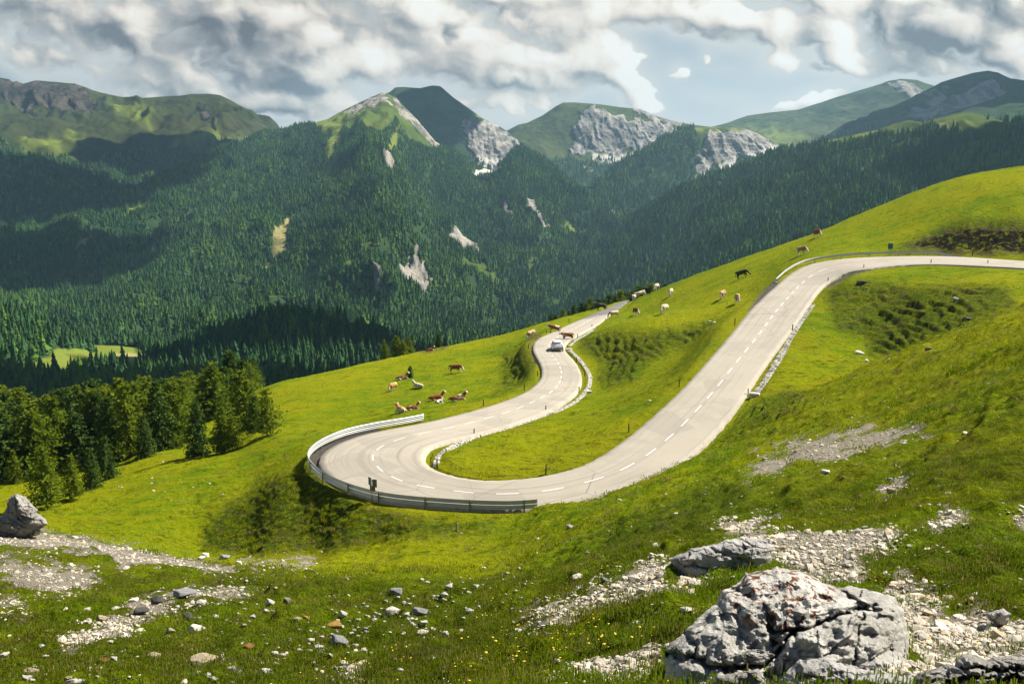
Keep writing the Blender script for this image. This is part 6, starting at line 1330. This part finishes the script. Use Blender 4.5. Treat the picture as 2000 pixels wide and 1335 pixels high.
for a in [
 (774,1152,33,16,'grey','grey flat stone with a shaded left end above the white pair'), (767,1190,26,15,'white','rounded white stone left of the rubble patch'), (817,1192,32,18,'grey','pointed grey and white stone on top of the rubble patch'), (653,1219,34,15,'ochre','flat ochre yellow stone in the middle of the lower left'),
 (659,1246,36,24,'grey','dark grey rounded stone below the ochre one'), (669,1195,16,15,'white','upright white stone above the ochre one'), (691,1259,17,14,'white','white angular stone right of the dark grey one'), (877,1143,20,13,'white','white stone at the far right of the scattered field'),
 (870,1234,18,15,'white','white stone with a shaded left side right of the rubble patch'), (825,1235,20,7,'white','flat white stone below the rubble patch'), (526,1172,17,17,'white','white stone on the small bank at the left of the stone field'), (532,1191,12,14,'white','white stone low on the small bank'),
 (561,1170,19,9,'grey','thin grey slab on top of the small bank'), (580,1206,14,11,'tan','tan stone at the foot of the small bank'), (599,1205,16,7,'ochre','small brownish ochre stone left of the big ochre one'), (521,1311,32,14,'white','white broken stone group low down in the stone field'),
 (825,1214,17,12,'white','white stone just right of the rubble patch bottom'), (606,1249,15,8,'white','oval white stone left of the dark grey one'), (620,1253,9,12,'white','narrow upright white stone beside the dark grey one'), (620,1263,19,7,'white','long white stone below the narrow upright one'), (622,1273,18,6,'white','long pale stone lowest of the pair left of the field'), (539,1275,15,7,'white','white stone low in the field at the left'),
 (197,1206,21,13,'tan','beige rounded stone beside the gravel spit'), (172,1213,9,7,'white','little white stone left of the beige rounded one'), (331,1227,16,16,'tan','square tan stone below the gravel spit'), (381,1227,31,16,'white','block of pale stone right of the square tan one'), (420,1202,13,10,'white','white stone above right of the pale block'),
 (299,1279,22,12,'tan','yellowish stone in the dark grass at the left'), (222,1284,16,9,'white','white stone left of the yellowish one'), (396,1289,45,18,'tan','largest tan stone in the lower left'), (59,1311,23,10,'tan','tan stone of the trio near the left corner'), (47,1320,13,14,'white','upright white stone of the trio near the left corner'), (60,1326,11,8,'white','round white stone of the trio near the left corner'),
 (132,1323,14,9,'tan','small yellowish stone touching the pale one at the bottom edge'), (143,1331,30,16,'white','pale stone cut by the bottom edge at the left'), (272,1192,32,14,'dark','dark stone set in the gravel spit, lower one'), (306,1171,28,14,'dark','dark stone set in the gravel spit, upper one'), (355,1158,42,15,'grey','pale outcrop at the head of the gravel spit'),
 (392,1174,17,12,'white','white block at the right of the gravel spit head'), (366,1198,22,22,'dark','dark hollow stone below the gravel spit head'), (457,1311,24,14,'grey','thin grey pointed stone near the bottom edge'), (385,1313,18,8,'white','white stone below the largest tan one'), (405,1317,14,8,'white','white stone right of the one below the largest tan stone'),
 (475,1219,11,7,'tan','little orange stone in the grass right of the gravel spit'), (484,1262,20,7,'rust','flat rust coloured stone in the grass'), (200,1291,20,5,'rust','flat rusty stone left of the yellowish one'), (6,1278,16,7,'white','flat white stone at the left picture edge'), (81,1262,13,6,'white','white stone in the grass below the left gravel'),
 (401,1081,18,12,'white','pale stone at the tip of the upper gravel bank'), (437,1086,20,12,'grey','grey tilted stone in the gully right of the gravel bank'), (466,1097,14,6,'white','flat white stone in the gully'), (392,1088,14,9,'white','white stone just below the gravel bank tip'),
 (1112,1027,15,6,'grey','flat stone with a dark underside alone on the green slope'), (1680,688,16,7,'white','pale stones at the mouth of the hollow right of the long gutter'), (1694,703,9,6,'white','small pale stone below the ones at the hollow mouth'), (1814,680,12,6,'dark','dark stone on the lip of the near slope'), (1788,689,8,6,'dark','smaller dark stone left of the one on the lip'), (1868,582,12,6,'grey','grey stone on the far side of the terraced hollow'), (1890,622,20,9,'dark','dark outcrop in the terraced hollow at the right'), (1683,551,22,9,'dark','dark outcrop on the rim of the terraced hollow'), (1682,553,8,4,'white','white stone below the top road verge'),
 (1268,781,7,4,'white','white block in the grass inside the hairpin'), (1385,627,9,4,'white','white stones left of the straight near the top'), (1395,629,7,4,'white','white stone beside the pair left of the straight'), (1515,550,8,4,'white','white stone where the upper rail begins'), (1340,1190,26,9,'white','white flat stone in the turf left of the big boulder'), (1745,957,28,10,'tan','flat pale stone on the right-hand slope below the gravel patch'), (1612,920,20,8,'white','white flat stone on the gravel patch of the right-hand slope'), (1210,975,10,5,'white','small stone on the slope edge below the road'),
 (1148,1078,9,5,'grey','dark stone on the shaded slope below the road'), (1180,1130,16,9,'grey','grey stone at the upper end of the flowery bank'), (1046,1238,22,12,'tan','tan stone half buried in the flowery bank'), (1065,1235,14,12,'grey','grey stone beside the tan one in the flowery bank'), (996,1235,12,14,'dark','dark stone standing in the flowery bank'), (1000,1285,22,12,'tan','tan stone near the bottom of the flowery bank')]:
    stone(*a)
small_n = 0
SM = 'small white stones strewn over the lower meadow'
fields = [(780, 1205, 90, 45, 60), (640, 1250, 80, 50, 50), (560, 1290, 90, 40, 26), (870, 1160, 70, 40, 24), (960, 1150, 60, 40, 14), (430, 1290, 60, 36, 18), (150, 1290, 130, 40, 14), (1080, 1160, 90, 40, 20), (480, 1190, 60, 50, 14), (330, 930, 180, 50, 14), (760, 1240, 60, 60, 14)]
for (cu, cv, su, sv, n) in fields:
    for _ in range(n):
        u, v = cu + rs_.normal(0, su * .6), cv + rs_.normal(0, sv * .6)
        if not (5 < u < 1990 and v < 1332): continue
        w = float(np.clip(rs_.lognormal(1.95, .40), 4, 14)) * (.6 if v < 1000 else 1)
        stone(u, v, w, w * rs_.uniform(.45, .8), 'white', 'small white stone among those strewn over the lower meadow', SM); small_n += 1
# snow patch high on the left mountain
# ------------------------------------------------------------------ ground cover: grass clumps, gravel and flowers (uncountable)
def grass_leaf_mat():
    m, nt = new_mat('grass_blades'); g = NT(nt); p = g.pos()
    c, *_ = grass_colour(g, p); r = g.rnd()
    c = g.mix(g.ramp(r, .80, .86), c, (.26, .21, .07)); c = g.mix(g.ramp(r, .25, .0, 0, .6), c, (.07, .125, .005))
    t = g.n('ShaderNodeBsdfTranslucent'); g.lk(c, t.inputs[0]); mx = g.n('ShaderNodeMixShader'); mx.inputs[0].default_value = .35
    g.lk(g.bsdf(c, .9, None, .03), mx.inputs[1]); g.lk(t.outputs[0], mx.inputs[2]); g.out(mx.outputs[0]); return m
M_BLADE = grass_leaf_mat()
def clump(seed, n, spread, h, w):
    r = np.random.default_rng(seed); co, tr = [], []
    for _ in range(n):
        x, y = r.normal(0, spread, 2); a = r.uniform(0, 6.28); hh = h * r.uniform(.5, 1.2); ln = hh * r.uniform(.2, .8); d = np.array([math.cos(a), math.sin(a)]); s = np.array([-d[1], d[0]]) * w * r.uniform(.6, 1.3)
        b = len(co); m_ = np.array([x, y]) + d * ln * .35; t_ = np.array([x, y]) + d * ln
        co += [(x - s[0], y - s[1], -.02), (x + s[0], y + s[1], -.02), (m_[0] - s[0] * .8, m_[1] - s[1] * .8, hh * .62), (m_[0] + s[0] * .8, m_[1] + s[1] * .8, hh * .62), (t_[0], t_[1], hh)]
        tr += [(b, b + 1, b + 3), (b, b + 3, b + 2), (b + 2, b + 3, b + 4)]
    return make_mesh('clump', co, None, tr, M_BLADE, smooth=False, link=False)
def ground_samples(n, d0, d1, power, wfun, amax=.60):
    """points on the pasture, density falling with distance, weighted by wfun(row, col arrays)"""
    D = np.exp(RNG.uniform(0, 1, n * 3) * math.log(d1 / d0) + math.log(d0)); keep = RNG.random(n * 3) < (D / d0) ** power; D = D[keep]
    a = RNG.uniform(-amax, amax, len(D)); fi = (a + .72) / 1.44 * (NC - 1); fd = row_of(D); i, j = fd.astype(int), fi.astype(int)
    k = RNG.random(len(D)) < wfun(i, j); D, a, fi, fd = D[k][:n], a[k][:n], fi[k][:n], fd[k][:n]; i, j = i[k][:n], j[k][:n]
    return np.stack([a * D, D, bilerp(TZ, fi, fd)], -1), i, j
notgravel = np.clip(1 - 1.35 * gravel, np.where(fbm(TX / .55, TY / .55, 2, 431) > .28, .45, .008), 1) * (rd > .35) * (1 - shoulder)
CL_NEAR = [clump(k, 30, .075, h, .0030) for k, h in enumerate((.008, .010, .013, .016, .010, .026))]
p, i, j = ground_samples(44000, 4.2, 26, -.15, lambda i, j: notgravel[i, j] * np.clip(.35 + fbm(TX[i, j] / .8, TY[i, j] / .8, 2, 401) * 1.2 + .3, .12, 1))
n = len(p); s = RNG.uniform(.6, 1.35, n) * (1 + .02 * p[:, 1]); sz = s * RNG.uniform(.7, 1.2, n) * np.clip(1.1 - p[:, 1] * .012, .6, 1)
scatter('grass', p, np.stack([s, s, sz], -1), RNG.random(n) * 6.28, RNG.integers(0, 6, n), CL_NEAR, 'short alpine turf in the foreground', 'grass')
CL_FAR = [clump(20 + k, 34, .20, h, .014) for k, h in enumerate((.05, .07, .10, .06))]
p, i, j = ground_samples(15000, 34, 130, -.2, lambda i, j: notgravel[i, j] * np.clip(fbm(TX[i, j] / 1.6, TY[i, j] / 1.6, 3, 405) * 2.0 - .25 * bank[i, j] - .1, .01, 1))
n = len(p); s = RNG.uniform(.7, 1.6, n)
scatter('grass', p, np.stack([s, s, s * RNG.uniform(.6, 1.1, n)], -1), RNG.random(n) * 6.28, RNG.integers(0, 4, n), CL_FAR, 'rough tussocks on the grazed slopes round the road', 'grass')
CL_BANK = [clump(40 + k, 40, .16, h, .012) for k, h in enumerate((.14, .20, .17))]
p, i, j = ground_samples(9000, 55, 150, 0.0, lambda i, j: np.clip(embank[i, j] * 1.0 + .10 * bank[i, j], 0, 1) * (rd[i, j] > .8) * np.clip(.3 + fbm(TX[i, j] / .9, TS[i, j] / .7, 2, 441) * 2.2, .02, 1))
n = len(p); s = RNG.uniform(.7, 1.5, n)
scatter('grass', p, np.stack([s, s, s * RNG.uniform(.7, 1.2, n)], -1), RNG.random(n) * 6.28, RNG.integers(0, 3, n), CL_BANK, 'coarse tufts on the steep road banks', 'grass')
# gravel
M_PEB = []
for nm, a_, b_ in (('pebble_pale', (.38, .34, .275), (.56, .51, .435)), ('pebble_grey', (.28, .25, .205), (.44, .40, .335)), ('pebble_warm', (.36, .29, .20), (.54, .46, .34))):
    m, nt = new_mat(nm); g = NT(nt); g.out(g.bsdf(g.mix(g.rnd(), a_, b_), .9, None, .15)); M_PEB.append(m)
def pebble(seed, mat):
    r = np.random.default_rng(seed); bm = bmesh.new(); bmesh.ops.create_icosphere(bm, subdivisions=1, radius=1.0)
    for v in bm.verts: v.co *= r.uniform(.7, 1.15); v.co.z *= .6; v.co.y *= .8
    me = bpy.data.meshes.new('pebble'); bm.to_mesh(me); bm.free(); me.materials.append(mat); return bpy.data.objects.new('pebble', me)
PEB = [pebble(k, M_PEB[(0, 0, 1, 0, 2, 1)[k]]) for k in range(6)]
gpatch = np.clip(gravel * 1.15 + (fbm(TX / .9, TY / .9, 5, 411, .65)) * 1.1 - .25, 0, 1)
p, i, j = ground_samples(70000, 4.5, 75, -.1, lambda i, j: np.clip(gpatch[i, j] * 1.2, .008, 1) * (rd[i, j] > .5))
n = len(p); s = np.clip(RNG.lognormal(-3.9, .62, n), .008, .12) * np.clip(.8 + p[:, 1] * .014, .85, 1.7)
scatter('gravel', p + np.array([0, 0, .004]), np.stack([s, s, s * RNG.uniform(.6, 1.1, n)], -1), RNG.random(n) * 6.28, RNG.integers(0, 6, n), PEB, 'pale limestone gravel and chips strewn over the turf', 'gravel', tilt=RNG.normal(0, .3, (n, 2)))
# yellow flowers
M_YEL = simple_mat('yellow_petals', (.75, .52, .02), .7, var=.1); M_WHF = simple_mat('white_petals', (.75, .75, .70), .7, var=.1)
def flower(seed, mat):
    r = np.random.default_rng(seed); b = MB()
    for _ in range(4):
        x, y = r.normal(0, .07, 2); h = r.uniform(.04, .09); c0 = len(b.v); rad = r.uniform(.005, .009); tx, ty = r.normal(0, .3, 2)
        b.v.append((x, y, h + .004)); b.v += [(x + rad * math.cos(t), y + rad * math.sin(t), h + tx * rad * math.cos(t) + ty * rad * math.sin(t)) for t in np.arange(7) * 6.283 / 7]
        b.t += [(c0, c0 + 1 + k, c0 + 1 + (k + 1) % 7) for k in range(7)]
    return make_mesh('flower', b.v, None, b.t, mat, smooth=False, link=False)
fl_w = np.clip(pmask(TU, TV, [[(640,1345),(830,1270),(980,1180),(1150,1140),(1310,1120),(1400,1145),(1310,1280),(1290,1345)]], 40, wob) + .03 + .10 * sstep(1000, 1150, TV) * sstep(1300, 1500, TU), 0, 1) * np.clip(1 - gravel, .2, 1) * np.clip(.2 + fbm(TX / 1.1, TY / 1.1, 3, 421) * 2, 0, 1)
p, i, j = ground_samples(600, 5, 22, -.1, lambda i, j: fl_w[i, j])
n = len(p); s = RNG.uniform(.8, 1.5, n) * (1 + p[:, 1] * .02)
scatter('flowers', p, np.stack([s, s, s], -1), RNG.random(n) * 6.28, (RNG.random(n) < .12).astype(int) + 2 * RNG.integers(0, 2, n), [flower(1, M_YEL), flower(2, M_WHF), flower(3, M_YEL), flower(4, M_YEL)], 'yellow hawkweed flowers in the foreground turf', 'flowers')
# ------------------------------------------------------------------ clouds added out of view to cast shadows on valley and mountains
M_SHADOW_CLOUD = None
def add_shadow_cloud(target, size, seed, label, height=1250.0):
    """a lumpy cloud out of view, added so that its shadow falls on the given ground point"""
    global M_SHADOW_CLOUD
    if M_SHADOW_CLOUD is None:
        m, nt = new_mat('shadow_cloud'); g = NT(nt); t = g.n('ShaderNodeBsdfTranslucent'); t.inputs[0].default_value = (.5, .5, .52, 1); mx = g.n('ShaderNodeMixShader'); mx.inputs[0].default_value = .2
        g.lk(g.bsdf((.85, .85, .86), 1.0, None, 0), mx.inputs[1]); g.lk(t.outputs[0], mx.inputs[2]); g.out(mx.outputs[0]); M_SHADOW_CLOUD = m
    c = Vector(target); k = (height - c.z) / SUN_DIR.z; c = c + SUN_DIR * k
    r = np.random.default_rng(seed); bm = bmesh.new(); bmesh.ops.create_icosphere(bm, subdivisions=6, radius=1.0); P = np.array([v.co[:] for v in bm.verts])
    n = fbm(P[:, 0] * 1.6 + seed, P[:, 1] * 1.6 + P[:, 2], 5, seed, .55) * .42 + np.abs(perlin(P[:, 0] * 4 + seed, P[:, 1] * 4 + P[:, 2] * 3, seed + 1)) * .22
    P = P * (1 + n)[:, None] * np.array(size); P[:, 2] = np.where(P[:, 2] < 0, P[:, 2] * .35, P[:, 2])
    for v, p in zip(bm.verts, P): v.co = p
    me = bpy.data.meshes.new('shadow_cloud'); bm.to_mesh(me); bm.free(); me.materials.append(M_SHADOW_CLOUD)
    for p in me.polygons: p.use_smooth = True
    o = bpy.data.objects.new('shadow_cloud', me); col.objects.link(o); o.location = c; return tag(o, label, 'shadow_cloud', kind='stuff')
add_shadow_cloud((-190, 960, -160), (185, 130, 60), 1, 'unseen cumulus added to shade the wooded knoll')
add_shadow_cloud((-290, 560, -160), (270, 180, 55), 2, 'unseen cumulus added to shade the valley wood on the left')
add_shadow_cloud((-1500, 2900, -60), (520, 420, 120), 3, 'unseen cumulus added to shade the lower left mountain')
add_shadow_cloud((1120, 1600, 0), (430, 330, 110), 4, 'unseen cumulus added to shade the right-hand slope')
add_shadow_cloud((1900, 3700, 250), (620, 500, 120), 5, 'unseen cumulus added to shade the dark rounded mountain')
add_shadow_cloud((-420, 4700, 220), (250, 420, 90), 6, 'unseen cumulus added to shade the dark pyramid peak', 1700)
add_shadow_cloud((-1250, 3900, 20), (420, 330, 110), 8, 'unseen cumulus added to shade the slope below the left skyline')
add_shadow_cloud((-1050, 1950, -220), (260, 260, 90), 10, 'unseen cumulus added to shade the lower left forest')
# ------------------------------------------------------------------ the air between here and the mountains
def haze_box():
    x0, x1, y0, y1, z0, z1 = -7500, 7500, -300, 8000, -425, 580
    v = [(x, y, z) for z in (z0, z1) for y in (y0, y1) for x in (x0, x1)]
    q = [(0, 2, 3, 1), (4, 5, 7, 6), (0, 1, 5, 4), (2, 6, 7, 3), (0, 4, 6, 2), (1, 3, 7, 5)]
    m = bpy.data.materials.new('haze'); m.use_nodes = True; nt = m.node_tree; nt.nodes.clear()
    pv = nt.nodes.new('ShaderNodeVolumePrincipled'); pv.inputs['Color'].default_value = (.40, .69, .92, 1); pv.inputs['Density'].default_value = HAZE
    pv.inputs['Anisotropy'].default_value = .15
    nt.links.new(pv.outputs[0], nt.nodes.new('ShaderNodeOutputMaterial').inputs['Volume'])
    o = make_mesh('haze', v, q, mat=m, smooth=False); tag(o, 'thin blue haze between the pasture and the mountains', 'haze', kind='stuff'); return o
HAZE = 4.8e-5
haze_box()
print('BUILD', round(time.time()-T0,1))
